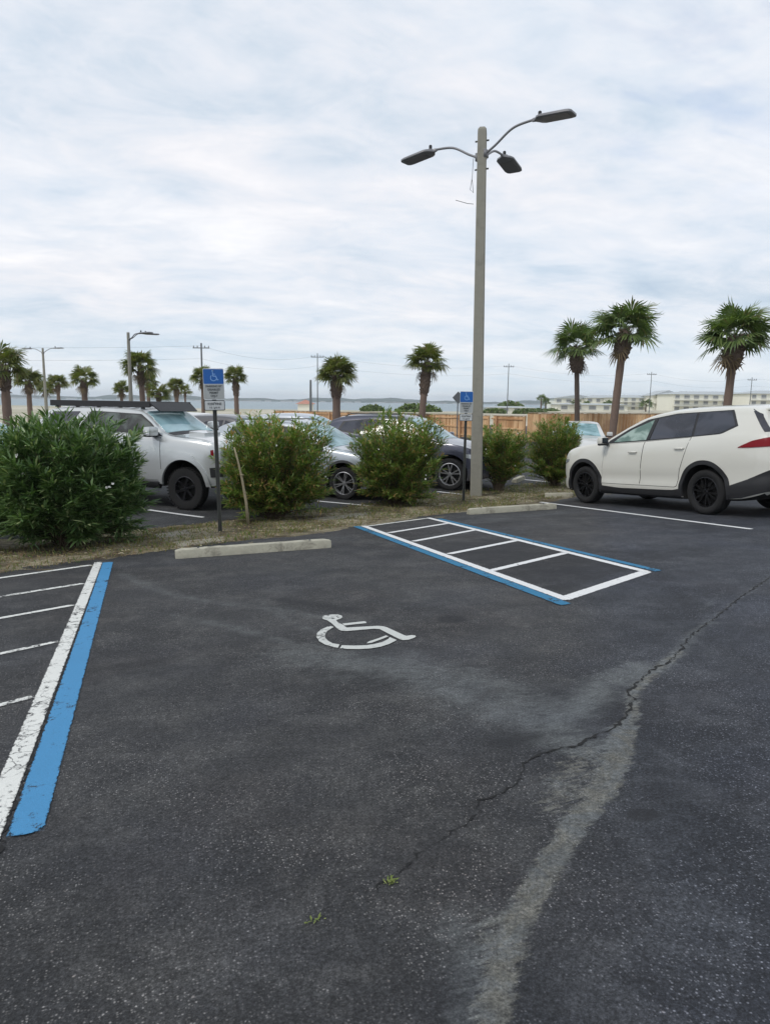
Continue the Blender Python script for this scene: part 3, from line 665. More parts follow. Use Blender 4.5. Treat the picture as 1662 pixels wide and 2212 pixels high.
def disabled_sign(x, y, top, label, lean=0., yaw=0., w=.305):
    z = gh(x, y); root = thing('parking_sign', label, 'sign', (x, y, z), (0, lean, yaw), 'disabled parking signs')
    H = top-z; p = MB()                                   # U-channel post
    prof = [(-.030, 0), (-.022, .002), (-.013, .026), (.013, .026), (.022, .002), (.030, 0), (.030, .004), (.019, .007), (.010, .031), (-.010, .031), (-.019, .007), (-.030, .004)]
    n = len(prof); vs = [(a, b, -.1) for a, b in prof]+[(a, b, H-.05) for a, b in prof]
    p.add(vs, [(i, (i+1) % n, n+(i+1) % n, n+i) for i in range(n)]+[tuple(range(2*n-1, n-1, -1))]); 
    for k in range(24): p.tube([(0, .030, .25+k*.09), (0, .0325, .25+k*.09)], .006, 6)
    p.build('post', MT['dkmetal'], root)
    hs = .457; zc = H-hs/2
    f = plate('sign_panel', w, hs, MT['swhite'], root, -.010, zc)
    plate('blue_field', w-.012, .215, MT['sblue'], f, -.0125, H-.118, .002, .014)
    plate('lower_field', w-.018, .21, MT['sgrey'], f, -.0125, H-.338, .002, .010)
    wheelchair(f, -.0145, H-.125, .105, MT['slight'])
    for s_, dz, sz in (('PARKING BY', .262, .044), ('DISABLED', .310, .044), ('PERMIT', .358, .042), ('ONLY', .404, .040)):
        text_mesh(s_, sz, 'lettering', MT['sblack'], f, (0, -.0145, H-dz), sx=.95, bold=.0008)
    g2 = plate('fine_panel', w, .152, MT['sblack'], root, -.008, H-.457-.010-.076)
    plate('fine_field', w-.022, .130, MT['swhite'], g2, -.0105, H-.457-.010-.076, .002, .012)
    text_mesh('$250 FINE', .050, 'lettering', MT['sblack'], g2, (0, -.0125, H-.457-.010-.055), sx=.95, bold=.0008)
    text_mesh('F.S. 318.18', .036, 'lettering', MT['sblack'], g2, (0, -.0125, H-.457-.010-.108), sx=.95, bold=.0005)
    for dz in (.03, .43, .50, .59): bb = MB(); bb.tube([(0, -.0155, H-dz), (0, -.010, H-dz)], .008, 8); bb.build('bolt', MT['galv'], root)
    return root
disabled_sign(1.09, 11.0, 1.78, 'blue and white disabled parking sign on a leaning post beside the big left oleander', R_(-1.2), R_(2))
disabled_sign(6.50, 13.8, 1.56, 'smaller looking disabled parking sign just left of the lamp pole', R_(0), R_(-6), .29)
# diamond sign seen from behind, far lot
dz_ = thing('warning_sign', 'dark back of a diamond road sign just left of the far parking sign', 'sign', (14.45, 31.6, gh(14.45, 31.6)), (0, 0, -YAW+R_(18)))
q = MB(); q.tube([(0, .03, 0), (0, .03, 2.6)], .03, 8); q.build('post', MT['galv'], dz_)
q = MB(); q.add([(x, y, 2.35+z) for y in (0, .006) for x, z in ((0, .30), (-.30, 0), (0, -.30), (.30, 0))], [(0, 1, 2, 3), (7, 6, 5, 4), (0, 4, 5, 1), (1, 5, 6, 2), (2, 6, 7, 3), (3, 7, 4, 0)]); q.build('sign_panel', MT['galv'], dz_)
# bamboo stake
q = MB(); q.tube([(0, 0, -.05), (-.03, 0, .4), (-.09, .02, .8), (-.14, .03, 1.05), (-.20, .05, 1.30)], [.026, .024, .020, .017, .012], 8)
for z in (.2, .55, .85): q.tube([(-.03-(z-.4)*.12, .01, z-.008), (-.03-(z-.4)*.12, .01, z+.008)], .027, 8)
o = q.build('wooden_stake', MT['stake'], None, True, loc=(1.62, 11.72, gh(1.62, 11.72))); tag(o, 'pale leaning bamboo stake stuck in the ground before the second oleander', 'stake')

# ------------------------------------------------------------------ bushes
def bush(name, label, x, y, rx, ry, h, nstem, nleaf, leafL, leafW, mat, seed, flowers=6, cz=.56, spread=1., grp='oleander bushes in the planting strip', low=.10, skew=0.):
    r = random.Random(seed); z0 = gh(x, y)+.02
    root = thing(name, label, 'bush', (x, y, z0), (0, 0, 0), grp)
    sm = MB(); paths = []
    for i in range(nstem):
        a = r.uniform(0, 2*math.pi); u = r.random()
        zz = low+(1-low)*r.random()**.8
        th = zz*2-1; rad = math.sqrt(max(0.05, 1-abs(th)**5)); shell = r.uniform(.80, 1.05)*(1+.10*math.sin(3*a+seed)+.07*math.sin(7*a+seed*2+4*zz))
        shell *= r.uniform(1.06, 1.2) if r.random() < .09 else 1
        tip = Vector((rx*rad*shell*math.cos(a), ry*rad*shell*math.sin(a), h*(.5+.5*th*min(1.05, shell))+skew*math.cos(a)*zz))
        tip.z = max(.08, min(tip.z, h*1.10))
        b0 = Vector((r.gauss(0, .07*rx), r.gauss(0, .07*ry), 0)); mid = Vector((b0.x+tip.x*.38*spread, b0.y+tip.y*.38*spread, tip.z*.52+.10))
        pts = [b0*(1-t)**2+mid*2*t*(1-t)+tip*t*t for t in [k/7 for k in range(8)]]; paths.append(pts)
        sm.tube(pts[:-1], [.011-.0012*k for k in range(7)], 4, cap=False)
    sm.build('stem', MT['stem'], root)
    vs = []; fs = []
    for i in range(nleaf):
        pts = paths[r.randrange(nstem)]; t = 1-abs(r.gauss(0, .36)); 
        if t < .18: t = r.uniform(.25, 1)
        u = t*7; k = min(6, int(u)); p = pts[k].lerp(pts[k+1], u-k); d = (pts[k+1]-pts[k]).normalized()
        a = r.uniform(0, 2*math.pi); q = Vector((math.cos(a), math.sin(a), r.uniform(-.3, .7)))
        if t > .5: q = (q+Vector((p.x, p.y, 0))*.5/rx).normalized()
        ld = (d*r.uniform(.4, 1.3)+q*.9+Vector((0, 0, r.uniform(-.35, .35)))).normalized(); L = leafL*r.uniform(.6, 1.25); w = leafW*r.uniform(.7, 1.2)
        sd = ld.cross(Vector((r.uniform(-.4, .4), r.uniform(-.4, .4), 1))).normalized(); up = sd.cross(ld)
        p = p+q*.02; b0 = len(vs); dr = -L*r.uniform(.0, .30)*(1-.5*(t > .9))
        m1 = p+ld*L*.35+up*L*.03; m2 = p+ld*L*.72+Vector((0, 0, dr*.4)); e = p+ld*L+Vector((0, 0, dr))
        vs += [p, m1-sd*w*.5+up*w*.15, m1+sd*w*.5+up*w*.15, m2-sd*w*.42+up*w*.12, m2+sd*w*.42+up*w*.12, e, m1, m2]
        fs += [(b0, b0+6, b0+1), (b0, b0+2, b0+6), (b0+1, b0+6, b0+7, b0+3), (b0+6, b0+2, b0+4, b0+7), (b0+3, b0+7, b0+5), (b0+7, b0+4, b0+5)]
    mk('foliage', vs, fs, mat, root)
    if flowers:
        for i in range(flowers):
            a = r.uniform(0, 2*math.pi); a = -math.pi/2-YAW*0+r.uniform(-1.2, 1.2); zz = r.uniform(.3, .95); rad = math.sqrt(max(.05, 1-abs(zz*2-1)**2.6))*1.02
            c = Vector((rx*rad*math.cos(a), ry*rad*math.sin(a), h*zz))
            for k in range(r.randint(1, 3)):
                cc = c+Vector((r.gauss(0, .03), r.gauss(0, .03), r.gauss(0, .03))); nrm = Vector((r.gauss(0, .4), -1, r.gauss(.4, .4))).normalized(); s1 = nrm.cross(Vector((0, 0, 1))).normalized(); s2 = nrm.cross(s1)
                fv = [cc]; ff = []
                for j in range(5):
                    t = j*2*math.pi/5; pd = s1*math.cos(t)+s2*math.sin(t); pn = s1*math.sin(t)-s2*math.cos(t); R1 = r.uniform(.013, .024); b0 = len(fv)
                    fv += [cc+pd*R1*.6-pn*R1*.42, cc+pd*R1+nrm*.006, cc+pd*R1*.6+pn*R1*.42]; ff.append((0, b0, b0+1, b0+2))
                mk('flower', fv, ff, MT['petal'], root)
    return root
bush('oleander_bush', 'largest dark oleander bush with long narrow leaves at the left, beside the leaning sign', -.98, 10.50, 0.94, .86, 1.76, 380, 34000, .165, .028, MT['leaf_near'], 1, 3, low=.04)
bush('oleander_bush', 'second dark oleander cut off by the left edge of the photo', -2.75, 10.9, .95, .8, 1.70, 220, 17000, .165, .028, MT['leaf_near'], 2, 5, low=.04)
bush('oleander_bush', 'broad oleander with reddish tips between the leaning sign and the silver wheel, behind the stake', 2.20, 12.45, .95, .82, 1.84, 380, 30000, .12, .022, MT['leaf_mid'], 3, 5, low=.03)
bush('oleander_bush', 'round oleander with a few white blooms between the silver alloy wheel and the navy vehicle', 4.92, 13.65, .88, .76, 1.88, 360, 28000, .115, .021, MT['leaf_mid'], 4, 4, low=.03)
bush('oleander_bush', 'small vase-shaped oleander immediately right of the lamp pole', 8.22, 15.45, .68, .58, 1.58, 190, 13000, .12, .022, MT['leaf_mid'], 5, 3, low=.30, spread=.75)
bush('oleander_bush', 'dense oleander at the nose of the white vehicle', 10.25, 16.2, .68, .62, 1.80, 260, 19000, .115, .021, MT['leaf_mid'], 6, 0, low=.12)

# grass on the strip
r = random.Random(11); vs = []; fs = []
for i in range(30000):
    t = r.uniform(-3, 19); s_ = r.uniform(8.25, 10.4)
    dens = .5+.5*math.sin(t*1.9+math.sin(s_*3.1)*1.5)*math.cos(s_*2.3+t*.7)
    if r.random() > dens*.85+.12: continue
    x, y = st(s_, t); 
    if y < 1: continue
    z = gh(x, y)+.0; L = r.uniform(.03, .085); a = r.uniform(0, 6.3); w = .004
    dx, dy = math.cos(a), math.sin(a); b0 = len(vs); lean = r.uniform(.2, .9)*L
    vs += [(x-dy*w, y+dx*w, z), (x+dy*w, y-dx*w, z), (x+dx*lean*.4+dy*w*.7, y+dy*lean*.4-dx*w*.7, z+L*.6), (x+dx*lean, y+dy*lean, z+L)]
    fs += [(b0, b0+1, b0+2), (b0, b0+2, b0+3)]
mk('dry_grass', vs, fs, MT['grass'], kind='stuff')
# leaf litter and loose bits on the strip
vs = []; fs = []
for i in range(9000):
    x, y = st(r.uniform(8.15, 10.5), r.uniform(-2, 18)); z = gh(x, y)+r.uniform(.022, .034); a = r.uniform(0, 6.3); L = r.uniform(.012, .05); w = L*r.uniform(.15, .4)
    dx, dy = math.cos(a), math.sin(a); b0 = len(vs); vs += [(x-dx*L, y-dy*L, z), (x+dy*w, y-dx*w, z+.006), (x+dx*L, y+dy*L, z+r.uniform(0, .012)), (x-dy*w, y+dx*w, z+.004)]; fs.append((b0, b0+1, b0+2, b0+3))
MT['litter'] = leafmat('leaf_litter', (.09, .055, .03), (.30, .22, .12), (.38, .33, .22), .9, .05, .15)
mk('leaf_litter', vs, fs, MT['litter'], kind='stuff')
# weed tufts growing from the crack
for (x, y), n_, lb in (((.66, 1.83), 26, 'tiny yellow-green weed growing from the crack in the near asphalt'), ((.40, 1.74), 12, 'flattened tiny dry weed at the lower end of the crack')):
    vs = []; fs = []
    for i in range(n_):
        a = r.uniform(0, 6.3); L = r.uniform(.008, .024); z = .002; b0 = len(vs); ox, oy = r.gauss(0, .009), r.gauss(0, .006); dx, dy = math.cos(a), math.sin(a); w = .003
        vs += [(ox, oy, z), (ox+dx*L*.5-dy*w, oy+dy*L*.5+dx*w, z+L*.35), (ox+dx*L, oy+dy*L, z+L*.4), (ox+dx*L*.5+dy*w, oy+dy*L*.5-dx*w, z+L*.3)]; fs.append((b0, b0+1, b0+2, b0+3))
    o = mk('weed', vs, fs, leafmat('weed_leaf', (.12, .17, .04), (.28, .31, .10), None, .7, .2), loc=(x, y, gh(x, y))); tag(o, lb, 'weed', 'weeds in the crack')

# ------------------------------------------------------------------ vehicles
def pchip(P):
    P = sorted(P); xs = np.array([p[0] for p in P], float); ys = np.array([p[1] for p in P], float); h = np.diff(xs); d = np.diff(ys)/h; m = np.zeros(len(xs))
    for i in range(1, len(xs)-1):
        if d[i-1]*d[i] > 0: w1 = 2*h[i]+h[i-1]; w2 = h[i]+2*h[i-1]; m[i] = (w1+w2)/(w1/d[i-1]+w2/d[i])
    m[0], m[-1] = d[0], d[-1]
    def f(x):
        x = min(max(x, xs[0]), xs[-1]); i = min(int(np.searchsorted(xs, x, 'right'))-1, len(h)-1); t = (x-xs[i])/h[i]
        return float(ys[i]*(2*t**3-3*t*t+1)+m[i]*h[i]*(t**3-2*t*t+t)+ys[i+1]*(3*t*t-2*t**3)+m[i+1]*h[i]*(t**3-t*t))
    return f
def resample(pts, n):
    pts = [Vector(p) for p in pts]; L = [0]
    for a, b in zip(pts[:-1], pts[1:]): L.append(L[-1]+(b-a).length)
    out = []
    for i in range(n+1):
        s_ = L[-1]*i/n; k = 0
        while k < len(pts)-2 and L[k+1] < s_: k += 1
        out.append(pts[k].lerp(pts[k+1], 0 if L[k+1] == L[k] else (s_-L[k])/(L[k+1]-L[k])))
    return out
class Car:
    def __init__(c, name, label, cat, sp, loc, heading, group=None):
        c.sp = sp; h = Vector((math.cos(heading), math.sin(heading))); fo = Vector(loc)      # loc = ground point under the front axle centre
        rear = fo-h*sp['wb']; zf, zr = gh(*fo)+sp.get('dz', 0), gh(*rear)+sp.get('dz', 0); n = Vector((-h.y, h.x))
        roll = (gh(*(fo-h+n*.8))-gh(*(fo-h-n*.8)))/1.6
        pit = -math.atan2(zf-zr, sp['wb'])
        c.root = thing(name, label, cat, (fo.x, fo.y, zf), (0, 0, 0), group)
        c.root.rotation_euler = (Matrix.Rotation(heading, 3, 'Z') @ Matrix.Rotation(pit, 3, 'Y') @ Matrix.Rotation(math.atan(roll), 3, 'X')).to_euler()
        c.body()
    def sec(c, x):
        s = c.s_; zk = c.sp.get('zk', 1.); W, zs, zb, zt = s['w'](x), s['sill'](x), s['belt'](x)*zk, s['top'](x)*zk; wr = c.sp['wr']; Hm = c.sp['H']*zk
        zt = max(zt, zb+.004); g = min(1, max(0, (zt-zb)/(Hm-zb))); gg = g**.8
        yt = W*.93*(1-gg)+min(wr, W*.93)*gg; e = .085*g+.006; dz = zb-zs
        P = [(0, zs), (W*.6, zs), (W*.90, zs), (W*.965, zs+.035), (W*.985, zs+.12*dz), (W*(.992 if c.sp.get('ledge') else .998), zs+.22*dz), (W*(.972 if c.sp.get('ledge') else .999), zs+(.34 if c.sp.get('ledge') else .30)*dz), (W, zs+.50*dz), (W*.997, zs+.66*dz), (W*.985, zs+.82*dz), (W*.962, zs+.95*dz), (W*.935, zb)]
        for k in (.18, .4, .6, .8, .93): P.append((W*.935+(yt-W*.935)*k**1.1, zb+(zt-e-zb)*k))
        P += [(yt-.012*g, zt-e*.55), (yt-.045*g-.005, zt-e*.22), (yt-.11*g-.02, zt-.008), (yt*.72, zt+.008), (yt*.4, zt+.022), (0, zt+.028)]
        return P
    def body(c):
        sp = c.sp; c.s_ = {k: pchip(sp[k]) for k in ('w', 'sill', 'belt', 'top')}
        x0, x1 = sp['top'][0][0], sp['top'][-1][0]
        xs = set(np.linspace(x0, x1, 74).tolist()) | {p[0] for k in ('top', 'w') for p in sp[k]}
        for e in (.01, .03, .06, .1, .15): xs |= {x0+e, x1-e}
        xs = sorted(x for x in xs if x0 <= x <= x1); xs = [x for i, x in enumerate(xs) if i == 0 or x-xs[i-1] > .004]
        bm = bmesh.new(); rings = []
        for x in xs:
            P = c.sec(x); full = [(y, z) for y, z in P]+[(-y, z) for y, z in P[-2:0:-1]]
            rings.append([bm.verts.new((x, y, z)) for y, z in full])
        n = len(rings[0])
        for a, b in zip(rings[:-1], rings[1:]):
            for j in range(n): bm.faces.new((a[j], a[(j+1) % n], b[(j+1) % n], b[j]))
        bm.faces.new(rings[0]); bm.faces.new(rings[-1][::-1]); bmesh.ops.recalc_face_normals(bm, faces=bm.faces)
        c.bvh = BVHTree.FromBMesh(bm)
        me = bpy.data.meshes.new('body'); bm.to_mesh(me); bm.free(); me.materials.append(sp['paint']); me.materials.append(MT['greywell'])
        o = bpy.data.objects.new('body', me); COL.objects.link(o)
        cut = MB(); Wm = max(p[1] for p in sp['w'])
        for wx in (0, -sp['wb']):
            for sd in (-1, 1):
                cut.lathe([(0, 0), (sp['arch'], 0), (sp['arch'], .62), (0, .62)], 40, 'Y', (wx, sd*(Wm+.2)-(.62 if sd > 0 else 0), sp['wr_wheel']+sp.get('archdz', .03)))
        k = cut.build('cutter', MT['greywell']); bmesh_fix(k)
        md = o.modifiers.new('b', 'BOOLEAN'); md.object = k; md.operation = 'DIFFERENCE'; md.solver = 'EXACT'
        bpy.context.view_layer.update(); dg = bpy.context.evaluated_depsgraph_get()
        new = bpy.data.meshes.new_from_object(o.evaluated_get(dg)); o.modifiers.clear(); o.data = new; bpy.data.objects.remove(k)
        new.materials.clear(); new.materials.append(sp['paint']); new.materials.append(MT['greywell'])
        az = sp['wr_wheel']+sp.get('archdz', .03)
        for p in new.polygons:
            ce = p.center; mi = 0
            for wx in (0, -sp['wb']):
                d = math.hypot(ce.x-wx, ce.z-az)
                if d < sp['arch']*1.002 and abs(p.normal.y) < .3 and abs(ce.y) < Wm: mi = 1
                if d < sp['arch']*.995: mi = 1
            if p.normal.z < -.7 and ce.z < sp['belt'][len(sp['belt'])//2][1]-.35: mi = 1
            p.material_index = mi
        o.parent = c.root; autosmooth(o, 32); c.bodyo = o
    def cast(c, ax, p):
        if ax != 'T': p = (p[0], p[1]*(c.sp.get('zk', 1.) if p[1] > .98 else 1.))
        if ax in 'RL': s_ = -1 if ax == 'R' else 1; return c.bvh.ray_cast(Vector((p[0], s_*3, p[1])), Vector((0, -s_, 0)))
        if ax == 'F': return c.bvh.ray_cast(Vector((5, p[0], p[1])), Vector((-1, 0, 0)))
        if ax == 'B': return c.bvh.ray_cast(Vector((-9, p[0], p[1])), Vector((1, 0, 0)))
        return c.bvh.ray_cast(Vector((p[0], p[1], 4)), Vector((0, 0, -1)))
    def patch(c, name, ax, A, B, mat, off=.004, nu=14, nv=8, parent=None, skirt=.012, smooth=True):
        A, B = resample(A, nu), resample(B, nu); V = []; ok = {}
        for i in range(nu+1):
            for j in range(nv+1):
                h = c.cast(ax, A[i].lerp(B[i], j/nv))
                if h[0] is None: continue
                ok[(i, j)] = len(V); V.append((h[0]+h[1]*off, h[1]))
        fs = []
        for i in range(nu):
            for j in range(nv):
                q = [(i, j), (i+1, j), (i+1, j+1), (i, j+1)]
                if all(k in ok for k in q): fs.append(tuple(ok[k] for k in q))
        if not fs: return None
        vs = [v for v, _ in V]
        # orient outward
        nrm = (vs[fs[0][1]]-vs[fs[0][0]]).cross(vs[fs[0][2]]-vs[fs[0][1]]); flip = nrm.dot(V[fs[0][0]][1]) < 0
        if flip: fs = [f[::-1] for f in fs]
        from collections import Counter
        ed = Counter(); 
        for f in fs:
            for a, b in zip(f, f[1:]+f[:1]): ed[tuple(sorted((a, b)))] += 1
        low = {}
        for f in list(fs):
            for a, b in zip(f, f[1:]+f[:1]):
                if ed[tuple(sorted((a, b)))] == 1:
                    for v in (a, b):
                        if v not in low: low[v] = len(vs); vs.append(V[v][0]-V[v][1]*(off+skirt))
                    fs.append((b, a, low[a], low[b]))
        o = mk(name, vs, fs, mat, parent or c.root, smooth)
        if smooth: o.data.set_sharp_from_angle(angle=R_(38))
        return o
    def both(c, name, A, B, mat, sides='RL', **k): return [c.patch(name, s_, A, B, mat, **k) for s_ in sides]
    def door(c, poly, hx=None, sides='RL', w=.007):
        """poly: bottom polyline, top polyline. A dark seam line with a painted panel just proud of it"""
        A, B = poly; cx = sum(p[0] for p in A+B)/len(A+B); cz = sum(p[1] for p in A+B)/len(A+B)
        ex = lambda P, e: [(x+math.copysign(e, x-cx), z+math.copysign(e, z-cz)) for x, z in P]
        for s_ in sides:
            d = c.patch('door', s_, A, B, c.sp['paint'], off=.0045, nu=18, nv=12, skirt=.008)
            c.patch('door_seam', s_, ex(A, w), ex(B, w), MT['gapblack'], off=.0022, nu=18, nv=12, parent=d, skirt=.004)
            if hx:
                h = c.cast(s_, hx)
                if h[0] is not None:
                    m_ = MB(); n = h[1]; p = h[0]; sg = 1 if s_ == 'L' else -1
                    m_.tube([p+Vector((.11, 0, 0)), p+Vector((.09, sg*.035, 0)), p+Vector((-.07, sg*.038, .003)), p+Vector((-.10, 0, .004))], [.010, .013, .014, .012], 8)
                    m_.build('handle', c.sp.get('handle', c.sp['paint']), d, True)
    def wheel(c, x, side, rimstyle, rimmat, nsp):
        sp = c.sp; Rw = sp['wr_wheel']; tw = .245; W = max(p[1] for p in sp['w'])-.035; s_ = side; yo = s_*(W-tw/2)
        m_ = MB(); m_.lathe([(0, -tw*.3), (Rw*.60, -tw*.3), (Rw*.64, -tw*.45), (Rw*.66, tw*.1), (Rw*.2, tw*.12), (0, tw*.12)] if s_ > 0 else [(0, tw*.3), (Rw*.60, tw*.3), (Rw*.64, tw*.45), (Rw*.66, -tw*.1), (Rw*.2, -tw*.12), (0, -tw*.12)], 28, 'Y', (x, yo, Rw))
        wh = m_.build('wheel', MT['gapblack'], c.root, True)
        t = MB(); k = sp.get('rim', .66); prof = [(Rw*k, -tw*.42), (Rw*.80, -tw*.5), (Rw*.94, -tw*.47), (Rw*.99, -tw*.36), (Rw, -tw*.2)]
        for q in (-.1, 0, .1): prof += [(Rw, tw*(q-.03)), (Rw*.985, tw*(q-.025)), (Rw*.985, tw*(q+.025)), (Rw, tw*(q+.03))]
        prof += [(Rw, tw*.2), (Rw*.99, tw*.36), (Rw*.94, tw*.47), (Rw*.86, tw*.505), (Rw*.80, tw*.5), (Rw*(k+.02), tw*.44), (Rw*k, tw*.40), (Rw*k, -tw*.42)]
        t.lathe(prof, 48, 'Y', (x, yo, Rw)); 
        if sp.get('lug'):
            for i in range(44):
                a = 2*math.pi*i/44; t.box((x+Rw*.985*math.cos(a), yo+s_*tw*.44, Rw+Rw*.985*math.sin(a)), (.02, .035, .028), Matrix.Rotation(-a, 3, 'Y'))
        to = t.build('tyre', MT['rubber'], wh); autosmooth(to, 40)
        rm = MB(); f = s_*tw*.40; rr = Rw*k
        rm.lathe([(rr*1.0, f*.2), (rr*1.02, f*1.05), (rr*.97, f*1.1), (rr*.93, f*.95), (rr*.92, f*.3)], 40, 'Y', (x, yo, Rw))
        rm.lathe([(0, f*.95), (rr*.13, f*.93), (rr*.17, f*.80), (rr*.18, f*.5)], 18, 'Y', (x, yo, Rw))
        for i in range(nsp):
            a = 2*math.pi*i/nsp+.31
            for da, ws in (((-.13, .055), (.13, .055)) if rimstyle == 'double' else ((0, .12),) if rimstyle == 'single' else ((-.20, .07), (.20, .07))):
                a1, a2 = a+da*(.6 if rimstyle == 'double' else .2), a+da; w1, w2 = ws*rr*1.5, ws*rr*1.35
                q = []
                for (aa, rad, w, y) in ((a1, .13*rr, w1, .86*f), (a2, .95*rr, w2, .98*f)):
                    d = Vector((math.cos(aa), 0, math.sin(aa))); nn = Vector((-d.z, 0, d.x))
                    for e in (-1, 1): q.append(Vector((x, yo, Rw))+d*rad+nn*e*w*.5+Vector((0, y, 0)))
                    for e in (-1, 1): q.append(Vector((x, yo, Rw))+d*rad+nn*e*w*.62+Vector((0, y*.72, 0)))
                rm.add(q, [(0, 1, 5, 4), (2, 6, 7, 3), (0, 4, 6, 2), (1, 3, 7, 5), (4, 5, 7, 6)])
        for i in range(5):
            a = 2*math.pi*i/5; rm.tube([Vector((x+rr*.1*math.cos(a), yo+f*.9, Rw+rr*.1*math.sin(a))), Vector((x+rr*.1*math.cos(a), yo+f*1.0, Rw+rr*.1*math.sin(a)))], .009, 6)
        ro_ = rm.build('rim', rimmat, wh); autosmooth(ro_, 30); fix_normals(ro_)
    def wheels(c, style, mat, nsp):
        for x in (0, -c.sp['wb']):
            for s_ in (-1, 1): c.wheel(x, s_, style, mat, nsp)
    def arch_trim(c, mat, wdt=.06, off=.016, a0=-18, a1=198, low=None):
        R = c.sp['arch']; az = c.sp['wr_wheel']+c.sp.get('archdz', .03)
        for wx in (0, -c.sp['wb']):
            A = [(wx+(R-.004)*math.cos(R_(a)), az+(R-.004)*math.sin(R_(a))) for a in np.linspace(a0, a1, 30)]; B = [(wx+(R+wdt)*math.cos(R_(a)), az+(R+wdt)*math.sin(R_(a))) for a in np.linspace(a0, a1, 30)]
            z0 = low or c.sp['sill'][len(c.sp['sill'])//2][1]+.01
            A = [(x, max(z, z0)) for x, z in A]; B = [(x, max(z, z0)) for x, z in B]
            c.both('wheel_arch_trim', A, B, mat, off=off, nu=36, nv=3)
    def mirror(c, x, z, paint, sides='RL', s=1.):
        for sd in sides:
            z0_ = z*c.sp.get('zk', 1.); sg = 1 if sd == 'L' else -1; h = c.cast(sd, (x, z-.04)); y = h[0].y if h[0] is not None else sg*.9
            z = z0_; m_ = MB(); m_.box((x+.02, y+sg*.15, z+.04), (.15*s, .20*s, .15*s), Matrix.Rotation(sg*.15, 3, 'Z'), 0, .045)
            o = m_.build('wing_mirror', paint, c.root); autosmooth(o, 50)
            m_ = MB(); m_.box((x+.01, y+sg*.14, z-.035), (.13*s, .20*s, .05*s), None, 0, .02); m_.tube([(x+.02, y-sg*.01, z-.05), (x+.02, y+sg*.08, z-.03)], .025, 8); m_.build('mirror_base', MT['black'], o)
            m_ = MB(); m_.box((x-.058, y+sg*.15, z+.04), (.01, .16*s, .11*s), None, 0, .004); m_.build('mirror_glass', MT['win_dark'], o)
def bmesh_fix(o):
    bm = bmesh.new(); bm.from_mesh(o.data); bmesh.ops.remove_doubles(bm, verts=bm.verts, dist=1e-5); bmesh.ops.recalc_face_normals(bm, faces=bm.faces); bm.to_mesh(o.data); bm.free()
def fix_normals(o):
    bm = bmesh.new(); bm.from_mesh(o.data); bmesh.ops.recalc_face_normals(bm, faces=bm.faces); bm.to_mesh(o.data); bm.free()

# --- white three-row vehicle on the right
WP = carpaint('pearl_white_paint', (.66, .65, .59), 0, .28)
sp = dict(paint=WP, ledge=True, wb=2.98, H=1.82, wr=.745, wr_wheel=.385, arch=.455, archdz=.02,
  w=[(-4.18, .78), (-4.1, .88), (-3.9, .955), (-3.2, .99), (-2, .985), (-.8, .975), (0, .985), (.45, .95), (.72, .85), (.86, .70), (.93, .52)],
  sill=[(-4.18, .46), (-4.0, .36), (-3.6, .27), (-2.5, .24), (-1, .24), (.3, .24), (.7, .26), (.93, .34)],
  belt=[(-4.18, 1.10), (-4.05, 1.30), (-3.6, 1.36), (-3, 1.32), (-1.6, 1.24), (-.7, 1.215), (-.3, 1.20), (.2, 1.155), (.55, 1.075), (.78, .955), (.93, .72)],
  top=[(-4.18, 1.14), (-4.12, 1.34), (-4.05, 1.48), (-3.93, 1.65), (-3.80, 1.75), (-3.5, 1.805), (-2.8, 1.83), (-2.2, 1.82), (-1.8, 1.78), (-1.45, 1.70), (-1.1, 1.56), (-.75, 1.385), (-.52, 1.275), (-.3, 1.24), (.2, 1.18), (.55, 1.10), (.78, .98), (.93, .74)])
hd = math.atan2(2.96, -.34); n_ = Vector((.993, .114))
fc = Vector((8.66, 12.51))+n_*.95
c = Car('parked_car', 'white three-row vehicle with black wheels and red tail lamp at the right edge', 'car', sp, fc, hd)
c.wheels('vee', MT['rimblack'], 6)
c.arch_trim(MT['black'], .068, .016, -14, 194)
c.both('side_cladding', [(-2.50, .25), (-2.0, .25), (-1, .25), (-.46, .25)], [(-2.46, .42), (-2.30, .39), (-1, .37), (-.50, .40)], MT['black'], off=.016, nv=4)
c.both('bumper_cladding', [(-3.44, .30), (-3.7, .33), (-4.14, .46)], [(-3.44, .50), (-3.8, .63), (-4.15, .80)], MT['black'], off=.014)
c.patch('bumper_cladding', 'B', [(-.85, .45), (.85, .45)], [(-.85, .78), (.85, .78)], MT['black'], off=.012)
# window surround in black, panes on it
c.both('window_frame', [(-.60, 1.225), (-1.6, 1.265), (-2.7, 1.325), (-3.26, 1.36), (-3.54, 1.485)], [(-.66, 1.285), (-1.1, 1.497), (-1.55, 1.665), (-2.2, 1.745), (-3.36, 1.752)], MT['black'], off=.003, nu=44, nv=10, skirt=.004)
c.both('side_window', [(-.78, 1.25), (-1.62, 1.285)], [(-.90, 1.335), (-1.2, 1.485), (-1.70, 1.652)], MT['win_green'], off=.006, nu=24, skirt=.004)
c.both('side_window', [(-1.72, 1.29), (-2.66, 1.335)], [(-1.80, 1.665), (-2.2, 1.72), (-2.64, 1.73)], MT['win_dark'], off=.006, nu=22, skirt=.004)
c.both('side_window', [(-2.71, 1.34), (-3.24, 1.375), (-3.49, 1.49)], [(-2.69, 1.73), (-3.0, 1.733), (-3.33, 1.73)], MT['win_dark'], off=.006, nu=22, skirt=.004)
c.both('window_pillar', [(-1.625, 1.285), (-1.70, 1.29)], [(-1.705, 1.655), (-1.79, 1.668)], MT['black'], off=.009, nu=3, skirt=.006)
c.door(([(-.50, .45), (-1.52, .45)], [(-.60, 1.205), (-1.60, 1.248)]), (-1.36, 1.06))
